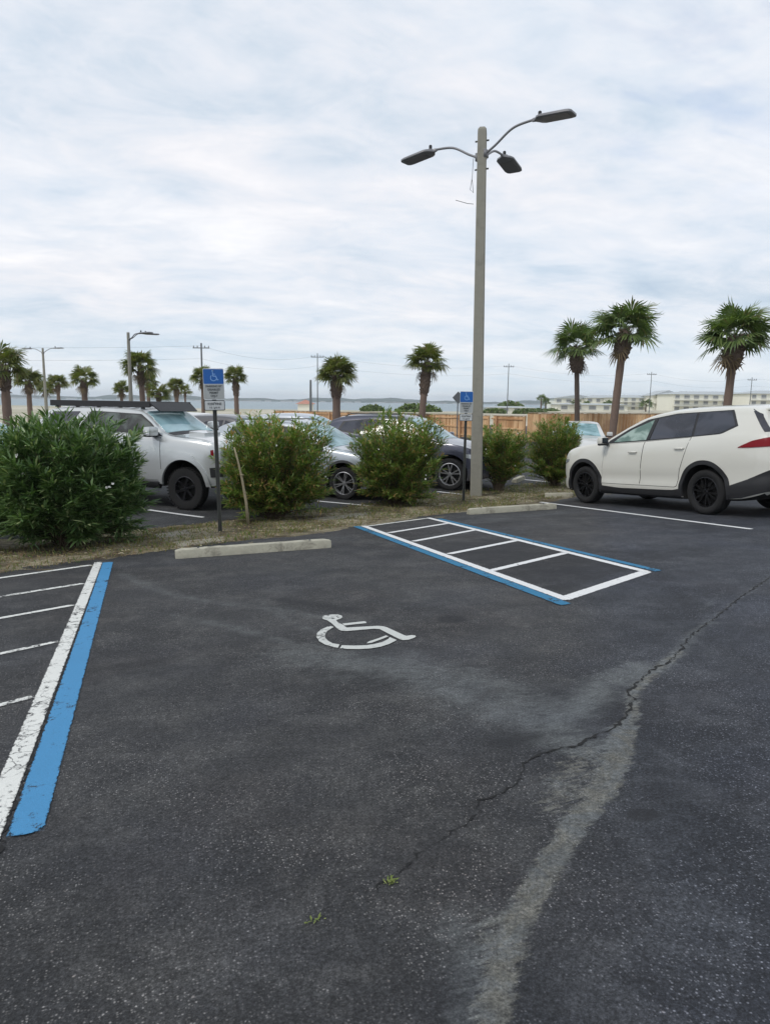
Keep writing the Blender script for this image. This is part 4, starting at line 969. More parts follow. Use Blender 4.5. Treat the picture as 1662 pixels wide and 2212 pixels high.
c.door(([(-1.535, .45), (-2.40, .45), (-2.46, .72)], [(-1.615, 1.25), (-2.2, 1.285), (-2.66, 1.312)]), (-2.46, 1.125))
c.both('rear_glass', [(-4.0, 1.375), (-4.10, 1.38)], [(-3.70, 1.75), (-3.90, 1.655)], MT['win_dark'], off=.005, nu=8)
c.patch('rear_window', 'B', [(-.66, 1.42), (.66, 1.42)], [(-.60, 1.64), (.60, 1.64)], MT['win_dark'], off=.006)
c.both('tail_lamp', [(-3.62, 1.135), (-3.8, 1.135), (-4.13, 1.15)], [(-3.63, 1.145), (-3.85, 1.24), (-4.12, 1.30)], MT['tail'], off=.012, nu=18)
c.patch('tail_lamp', 'B', [(-.78, 1.16), (.78, 1.16)], [(-.80, 1.25), (.80, 1.25)], MT['tail'], off=.010, nu=20)
c.both('headlamp', [(.52, .86), (.72, .80), (.84, .76)], [(.50, .91), (.70, .90), (.82, .86)], MT['headl'], off=.006, nu=10)
c.patch('grille', 'F', [(-.42, .50), (.42, .50)], [(-.45, .66), (.45, .66)], MT['black'], off=.01)
c.patch('windshield', 'T', [(-.60, -.70), (-.60, .70)], [(-1.50, -.56), (-1.50, .56)], MT['wshield'], off=.005)
c.mirror(-.66, 1.25, WP, s=.95)

m_ = MB(); m_.box((-3.90, 0, 1.745), (.24, 1.20, .035), Matrix.Rotation(.16, 3, 'Y'), 0, .014); m_.build('spoiler', WP, c.root)
m_ = MB(); m_.tube([(-4.05, .5, .30), (-4.22, .5, .30)], .03, 10); m_.build('exhaust_pipe', MT['galv'], c.root)

# --- lifted off-roader with roof platform (silver)
hd1 = R_(-41)
def rpos(near_side, heading, hw=.93):    # right-hand tyre contact -> axle centre
    n = Vector((-math.sin(heading), math.cos(heading))); return Vector(near_side)+n*hw
SP = carpaint('silver_paint', (.56, .58, .58), .4, .24)
sp = dict(paint=SP, zk=1.05, wb=2.79, H=1.84, wr=.70, wr_wheel=.41, arch=.505, archdz=.06, lug=True, rim=.58,
  w=[(-3.92, .80), (-3.85, .88), (-3.6, .93), (-2.8, .955), (-2, .935), (-.8, .93), (0, .955), (.5, .93), (.76, .84), (.86, .72), (.90, .60)],
  sill=[(-3.92, .62), (-3.6, .50), (-2.5, .43), (-1, .43), (.5, .45), (.9, .52)],
  belt=[(-3.92, 1.15), (-3.8, 1.36), (-3.4, 1.385), (-1.6, 1.34), (-.7, 1.31), (-.4, 1.30), (.3, 1.26), (.66, 1.21), (.82, 1.12), (.90, .95)],
  top=[(-3.92, 1.18), (-3.86, 1.42), (-3.72, 1.62), (-3.56, 1.76), (-3.3, 1.81), (-2.6, 1.83), (-1.7, 1.835), (-1.30, 1.81), (-1.10, 1.755), (-.8, 1.56), (-.48, 1.37), (-.3, 1.33), (.3, 1.285), (.66, 1.23), (.82, 1.14), (.90, .97)])
c = Car('parked_car', 'silver off-roader with a black roof platform and chunky black tyres behind the big oleander', 'car', sp, rpos((.73, 13.93), hd1, .92), hd1, 'cars parked behind the planting strip')
c.wheels('single', MT['rimdark'], 6)
c.arch_trim(SP, .075, .035, 2, 178)
c.both('window_frame', [(-.52, 1.325), (-1.6, 1.37), (-2.62, 1.395)], [(-.60, 1.36), (-.85, 1.55), (-1.14, 1.715), (-2.42, 1.755)], MT['black'], off=.003, nu=36, nv=10, skirt=.004)
c.both('side_window', [(-.66, 1.35), (-1.54, 1.385)], [(-.74, 1.42), (-.92, 1.56), (-1.18, 1.69), (-1.54, 1.715)], MT['win_tan'], off=.006, nu=20, skirt=.004)
c.both('side_window', [(-1.62, 1.39), (-2.52, 1.415)], [(-1.62, 1.718), (-2.36, 1.728)], MT['win_tan'], off=.006, nu=18, skirt=.004)
c.both('side_window', [(-2.86, 1.415), (-3.62, 1.43)], [(-2.70, 1.735), (-3.42, 1.72)], MT['win_dark'], off=.006, nu=18, skirt=.004)
c.door(([(-.52, .55), (-1.54, .55)], [(-.56, 1.30), (-1.58, 1.352)]), (-1.38, 1.17))
c.door(([(-1.56, .55), (-2.22, .55), (-2.36, .95)], [(-1.60, 1.352), (-2.0, 1.365), (-2.60, 1.378)]), (-2.42, 1.20))
c.patch('windshield', 'T', [(-.52, -.73), (-.52, .73)], [(-1.10, -.60), (-1.10, .60)], MT['wshield'], off=.006, nu=16)
c.patch('wiper_cowl', 'T', [(-.36, -.68), (-.36, .68)], [(-.50, -.72), (-.50, .72)], MT['black'], off=.008)
c.patch('hood_scoop', 'T', [(.0, -.26), (.0, .26)], [(-.34, -.30), (-.34, .30)], SP, off=.055, skirt=.06)
c.both('headlamp', [(.66, 1.00), (.80, .97)], [(.62, 1.12), (.80, 1.09)], MT['headl'], off=.008, nu=8)
c.both('marker_lamp', [(.60, 1.03), (.66, 1.01)], [(.59, 1.11), (.64, 1.12)], MT['tail'], off=.010, nu=4)
c.patch('grille', 'F', [(-.46, .78), (.46, .78)], [(-.46, 1.06), (.46, 1.06)], MT['black'], off=.012)
c.both('bumper_insert', [(.60, .66), (.80, .68)], [(.58, .84), (.80, .86)], MT['black'], off=.010, nu=8)
c.both('side_step', [(-2.20, .445), (-.56, .445)], [(-2.20, .53), (-.56, .53)], MT['black'], off=.07, skirt=.06)
c.patch('bumper', 'B', [(-.82, .66), (.82, .66)], [(-.82, .86), (.82, .86)], MT['black'], off=.02)
c.both('tail_lamp', [(-3.78, 1.08), (-3.88, 1.08)], [(-3.78, 1.34), (-3.86, 1.32)], MT['tail'], off=.012, nu=5)
c.mirror(-.70, 1.375, SP, s=1.2)
rk = MB()
for s_ in (-1, 1):
    rk.box((-2.30, s_*.62, 1.985), (2.60, .035, .12), None, 0, .008)
    for k in range(5): rk.box((-1.20-k*.56, s_*.60, 1.935), (.08, .03, .08), None)
for k in range(11): rk.box((-1.12-k*.235, 0, 2.02), (.075, 1.24, .022), None)
rko = rk.build('roof_rack', MT['black'], c.root)
rk = MB(); rk.add([(-1.02, -.64, 2.035), (-.78, -.58, 1.86), (-.78, .58, 1.86), (-1.02, .64, 2.035), (-1.05, -.64, 2.03), (-.81, -.58, 1.85), (-.81, .58, 1.85), (-1.05, .64, 2.03)], [(0, 1, 2, 3), (7, 6, 5, 4), (0, 4, 5, 1), (1, 5, 6, 2), (2, 6, 7, 3), (3, 7, 4, 0)])
rk.build('wind_fairing', MT['black'], rko)

# --- silver-blue crossover
S2 = carpaint('silver_blue_paint', (.40, .44, .48), .4, .28)
hd2 = R_(-43)
spx = dict(paint=S2, wb=2.70, H=1.64, wr=.64, wr_wheel=.355, arch=.425, archdz=.03, rim=.70,
  w=[(-3.70, .74), (-3.6, .84), (-3.3, .90), (-2.4, .925), (-1, .91), (0, .92), (.5, .88), (.75, .76), (.88, .58)],
  sill=[(-3.70, .45), (-3.4, .32), (-2.4, .24), (-1, .22), (.4, .22), (.88, .32)],
  belt=[(-3.70, 1.05), (-3.55, 1.22), (-3.0, 1.20), (-1.6, 1.12), (-.7, 1.07), (-.3, 1.05), (.3, .98), (.65, .86), (.88, .66)],
  top=[(-3.70, 1.08), (-3.62, 1.26), (-3.35, 1.50), (-3.1, 1.59), (-2.6, 1.635), (-2.0, 1.65), (-1.5, 1.63), (-1.15, 1.55), (-.7, 1.30), (-.32, 1.09), (-.1, 1.06), (.3, 1.00), (.65, .88), (.88, .68)])
def crossover(label, sp, loc, hd, rim, clad, rails=True, grp='cars parked behind the planting strip'):
    c = Car('parked_car', label, 'car', sp, loc, hd, grp); c.wheels(*rim)
    if clad:
        c.arch_trim(clad, .05, .014, -10, 190)
        c.both('side_cladding', [(-2.26, .24), (-.44, .24)], [(-2.28, .40), (-.46, .36)], clad, off=.014, nv=4)
    H = sp['H']; q = H/1.65
    c.both('window_frame', [(-.55, 1.125*q), (-1.6, 1.155*q), (-2.6, 1.21*q), (-3.1, 1.27*q)], [(-.62, 1.17*q), (-1.0, 1.385*q), (-1.4, 1.535*q), (-2.3, 1.565*q), (-3.0, 1.49*q)], MT['black'], off=.003, nu=36, nv=9, skirt=.004)
    c.both('side_window', [(-.72, 1.15*q), (-1.50, 1.175*q)], [(-.82, 1.24*q), (-1.15, 1.42*q), (-1.50, 1.515*q)], MT['win_dark'], off=.006, nu=18, skirt=.004)
    c.both('side_window', [(-1.58, 1.18*q), (-2.42, 1.22*q)], [(-1.58, 1.525*q), (-2.34, 1.535*q)], MT['win_dark'], off=.006, nu=16, skirt=.004)
    c.both('side_window', [(-2.50, 1.23*q), (-3.02, 1.29*q)], [(-2.44, 1.53*q), (-2.92, 1.475*q)], MT['win_dark'], off=.006, nu=12, skirt=.004)
    c.door(([(-.48, .44), (-1.50, .44)], [(-.56, 1.09*q), (-1.54, 1.135*q)]), (-1.30, .98*q)); c.door(([(-1.52, .44), (-2.15, .44), (-2.3, .75)], [(-1.56, 1.136*q), (-2.0, 1.16*q), (-2.44, 1.19*q)]), (-2.28, 1.02*q))
    c.patch('windshield', 'T', [(-.36, -.70), (-.36, .70)], [(-1.18, -.55), (-1.18, .55)], MT['wshield'], off=.006, nu=16)
    c.both('headlamp', [(.40, .76*q), (.74, .70*q)], [(.36, .84*q), (.72, .82*q)], MT['headl'], off=.007, nu=10)
    c.patch('grille', 'F', [(-.40, .42), (.40, .42)], [(-.42, .64), (.42, .64)], MT['black'], off=.01)
    c.both('tail_lamp', [(-3.38, 1.02*q), (-3.62, 1.02*q)], [(-3.42, 1.16*q), (-3.60, 1.15*q)], MT['tail'], off=.010, nu=6)
    c.mirror(-.66, 1.14*q, sp['paint'])
    if rails:
        for s_ in (-1, 1): m_ = MB(); m_.tube([(-1.35, s_*.56, H-.03), (-1.5, s_*.57, H+.035), (-2.85, s_*.57, H+.03), (-3.0, s_*.56, H-.05)], .015, 8); m_.build('roof_rail', MT['dkmetal'], c.root, True)
    return c
crossover('silver-blue crossover with bright alloy wheels and grey arches between the second and third oleander', spx, rpos((4.05, 14.64), hd2, .90), hd2, ('double', MT['rimsilver'], 6), MT['cladgrey'])
NB = carpaint('navy_paint', (.018, .022, .05), .3, .25)
spn = {**spx, 'paint': NB, 'H': 1.76, 'wb': 2.85, 'wr_wheel': .39, 'arch': .455}
spn['belt'] = [(x, z*1.09) for x, z in spx['belt']]; spn['top'] = [(x, z*1.075) for x, z in spx['top']]; spn['w'] = [(x, z*1.03) for x, z in spx['w']]
crossover('dark navy vehicle whose nose shows between the third oleander and the lamp pole', spn, rpos((6.98, 15.67), hd2, .93), hd2, ('vee', MT['rimsilver'], 5), None)
GR = carpaint('pale_grey_paint', (.42, .45, .50), .3, .3); WH = carpaint('plain_white_paint', (.62, .62, .60), 0, .3); CH = carpaint('charcoal_paint', (.05, .05, .055), .3, .3)
spw = {**spx, 'paint': WH}; spg = {**spx, 'paint': GR}
crossover('pale blue-grey car mostly hidden behind the dark bush at the left edge', spg, rpos((-2.55, 12.95), hd1, .90), hd1, ('double', MT['rimsilver'], 5), None)
sed = {**spx, 'paint': GR, 'H': 1.44}
sed['belt'] = [(x, z*.86) for x, z in spx['belt']]; sed['top'] = [(-3.9, .9), (-3.8, 1.0), (-3.3, 1.03), (-3.0, 1.10), (-2.5, 1.33), (-2.0, 1.43), (-1.6, 1.44), (-1.2, 1.38), (-.75, 1.15), (-.35, .95), (.3, .87), (.65, .77), (.88, .6)]; sed['w'] = [(-3.9, .7)]+spx['w'][1:]; sed['sill'] = [(-3.9, .4)]+spx['sill'][1:]; sed['belt'] = [(-3.9, .86), (-3.7, .98), (-3.2, 1.0)]+[(x, z) for x, z in sed['belt'] if x > -2.5]
def far_car(label, sp, x, y, hdeg, rim=('double', MT['rimsilver'], 5)):
    c = Car('parked_car', label, 'car', sp, (x, y), R_(hdeg), 'cars in the far lot'); c.wheels(*rim); H = sp['H']; q = H/1.65
    c.both('side_window', [(-.72, 1.15*q), (-1.50, 1.175*q)], [(-.82, 1.24*q), (-1.15, 1.42*q), (-1.50, 1.515*q)], MT['win_dark'], off=.006, nu=12, skirt=.004)
    c.both('side_window', [(-1.58, 1.18*q), (-2.42, 1.20*q)], [(-1.58, 1.52*q), (-2.20, 1.47*q)], MT['win_dark'], off=.006, nu=10, skirt=.004)
    c.patch('windshield', 'T', [(-.36, -.66), (-.36, .66)], [(-1.15, -.52), (-1.15, .52)], MT['wshield'], off=.006, nu=12)
    c.patch('rear_window', 'B', [(-.60, 1.16*q), (.60, 1.16*q)], [(-.52, 1.40*q), (.52, 1.40*q)], MT['win_dark'], off=.01, nu=10)
    c.both('tail_lamp', [(-3.45, .95*q), (-3.60, .95*q)], [(-3.45, 1.10*q), (-3.58, 1.10*q)], MT['tail'], off=.010, nu=4)
    c.mirror(-.66, 1.14*q, sp['paint']); return c
far_car('white car in the far lot between the off-roader windshield and the crossover', spw, 3.3, 24.4, -30)
far_car('white car in the far lot beside the bush at the nose of the white vehicle', {**sed, 'paint': WH}, 15.05, 22.1, 238)
far_car('grey car in the far lot beyond the silver-blue crossover', spg, 6.6, 23.6, -43)
far_car('charcoal car in the far lot right of the off-roader windshield', {**spx, 'paint': CH}, 3.9, 20.9, -43)
far_car('white car in the far lot at the left edge above the dark bush', {**spw}, -4.4, 23.6, -40)

# ------------------------------------------------------------------ palms
def frond(vs, fs, base, az, el, rr, pet, fanr, nseg=20, w0=.030):
    d = Vector((math.cos(az)*math.cos(el), math.sin(az)*math.cos(el), math.sin(el))); sd = Vector((-math.sin(az), math.cos(az), 0))
    sag = .34*math.cos(el)+.05; tip = base+d*pet+Vector((0, 0, -sag*pet*.5)); up = sd.cross(d)*-1
    b0 = len(vs); w = .018; mid = base+d*pet*.5
    vs += [base-sd*w, base+sd*w, mid-sd*w*.8, mid+sd*w*.8, tip-sd*w*.5, tip+sd*w*.5]; fs += [(b0, b0+1, b0+3, b0+2), (b0+2, b0+3, b0+5, b0+4)]
    twist = rr.uniform(-.7, .7); cu = math.cos(twist); su = math.sin(twist); upv = Vector((0, 0, 1)) if abs(el) < 1.2 else sd
    n_ = d.cross(sd).normalized(); s2 = sd*cu+n_*su; n2 = n_*cu-sd*su
    for i in range(nseg):
        a = R_(-118+236*i/(nseg-1))+rr.uniform(-.04, .04); L = fanr*(.62+.38*math.cos(a*.62))*rr.uniform(.86, 1.08)
        sgd = (d*math.cos(a)+s2*math.sin(a)).normalized(); ws = sgd.cross(n2).normalized(); b = tip-d*.02; b0 = len(vs)
        m1 = b+sgd*L*.45+n2*L*.06*abs(math.sin(a)); m2 = b+sgd*L*.76+Vector((0, 0, -L*.14)); e = b+sgd*L+Vector((0, 0, -L*rr.uniform(.12, .45)))
        vs += [b, m1-ws*w0, m1+ws*w0, m2-ws*w0*.7, m2+ws*w0*.7, e]; fs += [(b0, b0+2, b0+1), (b0+1, b0+2, b0+4, b0+3), (b0+3, b0+4, b0+5)]
def palm(label, x, y, cz, cr, seed, lean=(0, 0), mat='frond', boot=1.2, tr=.17, nfr=34, fat=1., grp='sabal palms', trunkmat='trunk'):
    """cz: height of the crown centre above the datum; cr: crown radius"""
    rr = random.Random(seed); z0 = gh(x, y); H = cz-z0-.15*cr
    root = thing('palm_tree', label, 'palm tree', (x, y, z0-.05), (0, 0, rr.uniform(0, .01)), grp)
    cp = lambda t: Vector((lean[0]*t**1.3, lean[1]*t**1.3, H*t))
    m_ = MB(); rad = [tr*(1.25-.25*min(1, t*6))*(1-.12*t)*rr.uniform(.94, 1.06) for t in [k/18 for k in range(19)]]
    m_.tube([cp(k/18) for k in range(19)], rad, 12); tk = m_.build('trunk', MT[trunkmat], root, True)
    bt = MB(); tb = max(.12, 1-boot/H) if boot < H else .05; nb = int(74*max(.4, boot/1.2))
    bt.tube([cp(tb+(1-tb)*k/8) for k in range(9)], [tr*fat*q for q in (.62, .95, 1.15, 1.26, 1.28, 1.2, 1.05, .88, .68)], 12)
    for i in range(nb):
        t = tb+(1-tb)*(i+.5)/nb; a = i*2.399; p = cp(t); f = math.sin(math.pi*min(1, .12+.88*(t-tb)/(1-tb))); R0 = tr*fat*(.62+.60*f)
        o_ = Vector((math.cos(a), math.sin(a), 0)); s_ = Vector((-o_.y, o_.x, 0)); L = rr.uniform(.10, .22)*(1+.6*(rr.random() < .12)); up = rr.uniform(.25, 1.3) if rr.random() > .10 else -.25
        e = p+o_*(R0+L*.55)+Vector((0, 0, L*up)); b_ = p+o_*R0*.85; ww = .055
        bt.add([b_-s_*ww-Vector((0, 0, .06)), b_+s_*ww-Vector((0, 0, .06)), b_+s_*ww*.8+Vector((0, 0, .08)), b_-s_*ww*.8+Vector((0, 0, .08)), e-s_*.022, e+s_*.022], [(0, 1, 5, 4), (2, 3, 4, 5), (1, 2, 5), (3, 0, 4)])
    bt.build('leaf_bases', MT['boots'], root)
    vs, fs = [], []; top = cp(1)
    for i in range(nfr):
        u = (i+.5)/nfr; el = R_(70-84*u**.85+rr.uniform(-12, 12)); az = i*2.399+rr.uniform(-.35, .35); k = cr*rr.uniform(.86, 1.1)
        frond(vs, fs, top+Vector((0, 0, rr.uniform(-.1, .12))), az, el, rr, k*(.50 if el > .3 else .46), k*.56, 24 if mat == 'frond' else 18, .034*cr/1.5*(1 if mat == 'frond' else 1.3))
    mk('crown', vs, fs, MT[mat], root)
    if boot > .9:
        vs, fs = [], []
        for i in range(rr.randint(2, 4)): frond(vs, fs, top-Vector((0, 0, .15)), rr.uniform(0, 6.28), R_(rr.uniform(-72, -48)), rr, cr*.42, cr*.38, 14, .030)
        mk('dead_frond', vs, fs, MT['deadfrond'], root)
    return root
palm('thin-trunked palm standing left of its taller close neighbour, above the dense bush', 20.6, 30.7, 4.40, 1.60, 21, (-.25, .1), boot=1.25, tr=.13, fat=2.0, nfr=30, trunkmat='trunk_dark')
palm('tallest palm of the close pair, with a thick leaning trunk and broad crown', 19.25, 26.1, 4.78, 1.68, 22, (.35, .0), boot=1.25, tr=.17, fat=1.55, nfr=33)
palm('large palm rising behind the roof of the white vehicle at the right edge', 20.3, 20.9, 4.10, 1.60, 23, (.15, 0), boot=1.15, tr=.165, fat=1.65, nfr=36)
palm('stubby-crowned palm just left of the lamp pole', 17.0, 42.8, 4.15, 1.55, 24, (.35, 0), 'frond_far', boot=2.1, tr=.22, fat=1.2)
palm('full round-crowned palm above the silver-blue crossover windshield', 12.1, 45.4, 3.35, 1.6, 25, (0, 0), 'frond_far', boot=1.6, tr=.28, fat=1.05, nfr=46)
palm('tall palm directly behind the far right-arm light pole on the left', 0.2, 55.9, 4.0, 1.6, 26, (-.1, 0), 'frond_far', boot=1.5, tr=.20)
palm('small palm right of the near blue sign', 9.3, 74.2, 3.9, 1.5, 27, (-.1, 0), 'frond_far', boot=2.0, tr=.25)
palm('palm partly hidden behind the near blue sign', 6.3, 78.4, 3.9, 1.6, 28, (0, 0), 'frond_far', boot=1.2, tr=.2)
palm('short palm between the off-roader roof and the near blue sign', 3.9, 84.5, 3.0, 1.35, 29, (0, 0), 'frond_far', boot=1.3, tr=.24)
palm('palm with reddish trunk at the left edge', -7.2, 45.6, 3.4, 1.65, 30, (0, 0), 'frond_far', boot=1.5, tr=.25, nfr=30)
palm('bushy low palm right beside the palm at the left edge', -8.9, 67.5, 3.0, 1.5, 31, (0, 0), 'frond_far', boot=1.2, tr=.22)
palm('small palm just right of the far double-headed light pole', -8.5, 86.6, 3.2, 1.45, 32, (0, 0), 'frond_far', boot=1.0, tr=.2)
palm('open-crowned palm with separate upright fans above the roof platform', -4.3, 63.8, 3.1, 1.55, 33, (0, 0), 'frond_far', boot=1.0, tr=.24, nfr=20)
palm('small dark palm at the foot of the far right-arm light pole', -2.1, 91.8, 2.7, 1.35, 34, (0, 0), 'frond_far', boot=1.0, tr=.2)
palm('low spreading palm just right of the tall palm behind the light pole', 1.5, 63.8, 2.1, 1.3, 35, (0, 0), 'frond_far', boot=.8, tr=.18, nfr=22)
palm('palm behind the trunk of the tall palm by the far light pole', 0.9, 85.6, 3.5, 1.5, 36, (0, 0), 'frond_far', boot=1.0, tr=.2)
palm('smallest palm left of the far double-headed light pole', -10.7, 94.7, 2.6, 1.3, 37, (0, 0), 'frond_far', boot=1.0, tr=.2)
palm('slender palm touching the short palm left of the near blue sign', 5.4, 94.5, 2.6, 1.1, 38, (0, 0), 'frond_far', boot=.8, tr=.12, nfr=18)
for i, (x, y, z, lb) in enumerate(((122.8, 204.2, 3.4, 'lone distant palm left of the cream houses'), (125.0, 205.0, 2.2, 'lower of the two distant palms left of the cream houses'), (139.2, 209.2, 2.3, 'small palm before the gable of the leftmost cream house'), (155.6, 214.3, 2.0, 'small palm before the houses, right of the tall leaning palm trunk'), (166.8, 208.0, 2.2, 'bushiest distant palm before the middle cream house'), (150.0, 219.0, 1.6, 'distant palm between the two near palm trunks'), (159.0, 218.0, 1.5, 'tiny distant palm left of the bushiest one'))):
    palm(lb, x, y, z, 2.1 if i != 4 else 3.0, 50+i, (0, 0), 'frond', boot=.5, tr=.25, nfr=16, grp='distant palms before the houses')
# round shrubs in the dunes
def shrub(label, x, y, rx, h, seed, n=700, lf=.5):
    rr = random.Random(seed); vs, fs = [], []; z0 = gh(x, y)-.2
    for i in range(n):
        a = rr.uniform(0, 6.28); u = rr.random(); ph = math.acos(u); R = rr.uniform(.75, 1.05)*(1+.15*math.sin(3*a+seed)); p = Vector((rx*R*math.cos(a)*math.sin(ph), rx*.7*R*math.sin(a)*math.sin(ph), h*R*math.cos(ph)))
        d = Vector((rr.gauss(0, 1), rr.gauss(0, 1), rr.gauss(0, 1))).normalized()*lf; e = d.cross(Vector((rr.gauss(0, 1), rr.gauss(0, 1), rr.gauss(0, 1)))).normalized()*lf*.6; b0 = len(vs); vs += [p-d, p+e, p+d, p-e]; fs.append((b0, b0+1, b0+2, b0+3))
    root = thing('shrub', label, 'shrub', (x, y, z0), group='dune shrubs'); mk('foliage', vs, fs, MT['frond'], root)
    q = MB(); [q.tube([(0, 0, 0), (rx*.4*math.cos(k), rx*.3*math.sin(k), h*.6)], .08, 5) for k in range(5)]; q.build('stem', MT['stem'], root)
shrub('small rounded dune shrub left of the long dark one', 46.0, 143.6, 2.6, 1.5, 1)
shrub('long dark dune shrub left of the stubby-crowned palm', 53.0, 136.3, 5.0, 1.9, 2, 1300)
shrub('low dark shrub on the beach left of the distant palms', 117, 215, 5, 2.6, 3, 900, .8)
for i, (px, py) in enumerate(((84, 162), (92, 160), (100, 168), (110, 178))): shrub('scrubby dune shrub number %s of the row behind the fence, counted from the lamp pole' % ('one', 'two', 'three', 'four')[i], px, py, 3.0, 1.0, 10+i, 400, .5)

# ------------------------------------------------------------------ fences
def fence(label, a, b, top, dark, seed):
    rr = random.Random(seed); a, b = Vector(a), Vector(b); L = (b-a).length; d = (b-a).normalized(); ang = math.atan2(d.y, d.x); z0 = gh(*a)
    root = thing('wooden_fence', label, 'fence', (a.x, a.y, z0), (0, 0, ang)); bw = .14; n = int(L/bw); H = lambda x: (top[0]+(top[1]-top[0])*x/L)-z0
    q = MB()
    for i in range(n):
        x = i*bw+bw/2; h = H(x)+rr.uniform(-.012, .012); q.box((x, rr.uniform(-.004, .004), h/2+.03), (bw-.006, .018, h-.06))
    q.build('fence_boards', MT['wood'], root); q = MB()
    for f in (.15, .5, .88):
        m0 = 0
        while m0 < L: e = min(L, m0+2.4); q.box(((m0+e)/2, .035, H(m0)*f), (e-m0-.002, .04, .085)); m0 = e
    q.build('rail', MT['wood'], root); k = 0.
    while k <= L: q = MB(); q.box((k, .10, H(k)/2-.01), (.10, .10, H(k)-.02)); q.build('post', MT['wood'], root); k += 2.4
    q = MB(); q.box((L/2, .0, (H(0)+H(L))/2+.035), (L, .12, .03), Matrix.Rotation(-math.atan2(H(L)-H(0), L), 3, 'Y')); q.build('cap_board', MT['woodcap'], root)
def woodmat():
    m, T, b = base_mat('cedar_boards'); g = T.new('NewGeometry'); tc = T.new('TexCoord').outputs['Object']; r_ = g.outputs['Random Per Island']
    n = T.noise(T.mapping(tc, scale=(.35, 1, .25)), 2.2, 4, .6); gr = T.noise(T.mapping(tc, scale=(9, 9, .6)), 4, 4, .6)
    c = T.mix(T.maprange(T.math('ADD', T.math('MULTIPLY', r_, .55), T.math('MULTIPLY', n, .75)), .35, .95), (.44, .23, .10), (.74, .49, .27)); c = T.mix(T.maprange(n, .56, .68), c, (.52, .30, .16))
    c = T.mix(1.0, c, T.ramp(gr, [(.3, .75), (.7, 1.15)]), 'MULTIPLY'); T.put(b.inputs['Base Color'], c); b.inputs['Roughness'].default_value = .8; return m
MT['wood'] = woodmat(); MT['woodcap'] = simple('weathered_cap_board', (.36, .28, .20), .85, 0, .25, 6)
fence('orange cedar fence face right of the corner, behind the palm trunks', (20.04, 34.6), (31.5, 24.2), (.80, .98), 0, 1)
fence('darker receding run of the cedar fence left of the corner', (20.0, 34.75), (19.4, 37.6), (.62, .60), 0, 2)
fence('long low run of the cedar fence behind the third oleander', (19.3, 37.7), (10.9, 62.0), (.60, .45), 0, 3)

# ------------------------------------------------------------------ far light poles, utility poles and wires
def light_pole(label, x, y, top, arms, r0=.11):
    z0 = gh(x, y); root = thing('street_lamp', label, 'lamp post', (x, y, z0), group='far light poles'); H = top-z0
    q = MB(); q.tube([(0, 0, 0), (0, 0, H)], [r0*1.5, r0*.9], 10); q.build('pole', MT['concpole'], root)
    for a, reach, rise in arms: lamp_head(root, camang(a), reach, H-.45, 1.25, .02, rise)
light_pole('far concrete light pole with two heads on its right side, before the tall palm', -.6, 52.3, 5.75, ((25, .95, .35), (-38, 1.0, .42)))
light_pole('farther light pole with a head on each side at the upper left', -8.9, 78.7, 6.15, ((20, 1.4, .4), (200, 1.4, .4)))
def upole(label, x, y, top, arms=True, r0=.14):
    z0 = gh(x, y); root = thing('utility_pole', label, 'utility pole', (x, y, z0), (0, 0, -YAW), 'utility poles'); H = top-z0
    q = MB(); q.tube([(0, 0, 0), (0, 0, H)], [r0*1.2, r0*.8], 8); q.build('pole', MT['galv'], root)
    if arms:
        q = MB(); q.box((0, -.1, H-.65), (2.2, .1, .12)); q.build('cross_arm', MT['galv'], root)
        for s_ in (-1, -.5, .5, 1): q = MB(); q.tube([(s_, -.1, H-.6), (s_, -.1, H-.36)], .05, 6); q.build('insulator', MT['black'], root)
upole('crossed utility pole standing behind the near blue sign', 8.0, 100.1, 8.8)
upole('thin utility pole left of the full round-crowned palm', 28.6, 119.8, 9.3, True, .09)
upole('short bare pole at the left of the thin utility pole', 20.5, 89.6, 3.95, False, .16)
upole('thin utility pole between the lamp pole and the pair of palms', 73.9, 136.5, 9.6, True, .09)
upole('thin utility pole right of the tall leaning palm', 116.0, 143.4, 9.2, True, .09)
upole('thin utility pole at the right edge beyond the white vehicle', 138.7, 135.5, 8.2, True, .09)
def wire(label, pts, sag=1.2):
    q = MB()
    for a, b in zip(pts[:-1], pts[1:]):
        a, b = Vector(a), Vector(b); q.tube([a.lerp(b, k/10)-Vector((0, 0, sag*4*(k/10)*(1-k/10))) for k in range(11)], .010, 4, cap=False)
    o = q.build('power_line', MT['galv'], None); tag(o, label, 'wire', 'overhead wires')
wl = [(-60, 95), (8.0, 100.1), (28.6, 119.8), (73.9, 136.5), (116.0, 143.4), (138.7, 135.5), (200, 110)]; tops = [8.6, 8.8, 9.3, 9.6, 9.2, 8.2, 8.0]
wire('uppermost faint overhead wire running behind the palms', [(x, y, t-.36) for (x, y), t in zip(wl, tops)])
wire('lower faint overhead wire running behind the palms', [(x, y, t-2.05) for (x, y), t in zip(wl, tops)], 1.0)

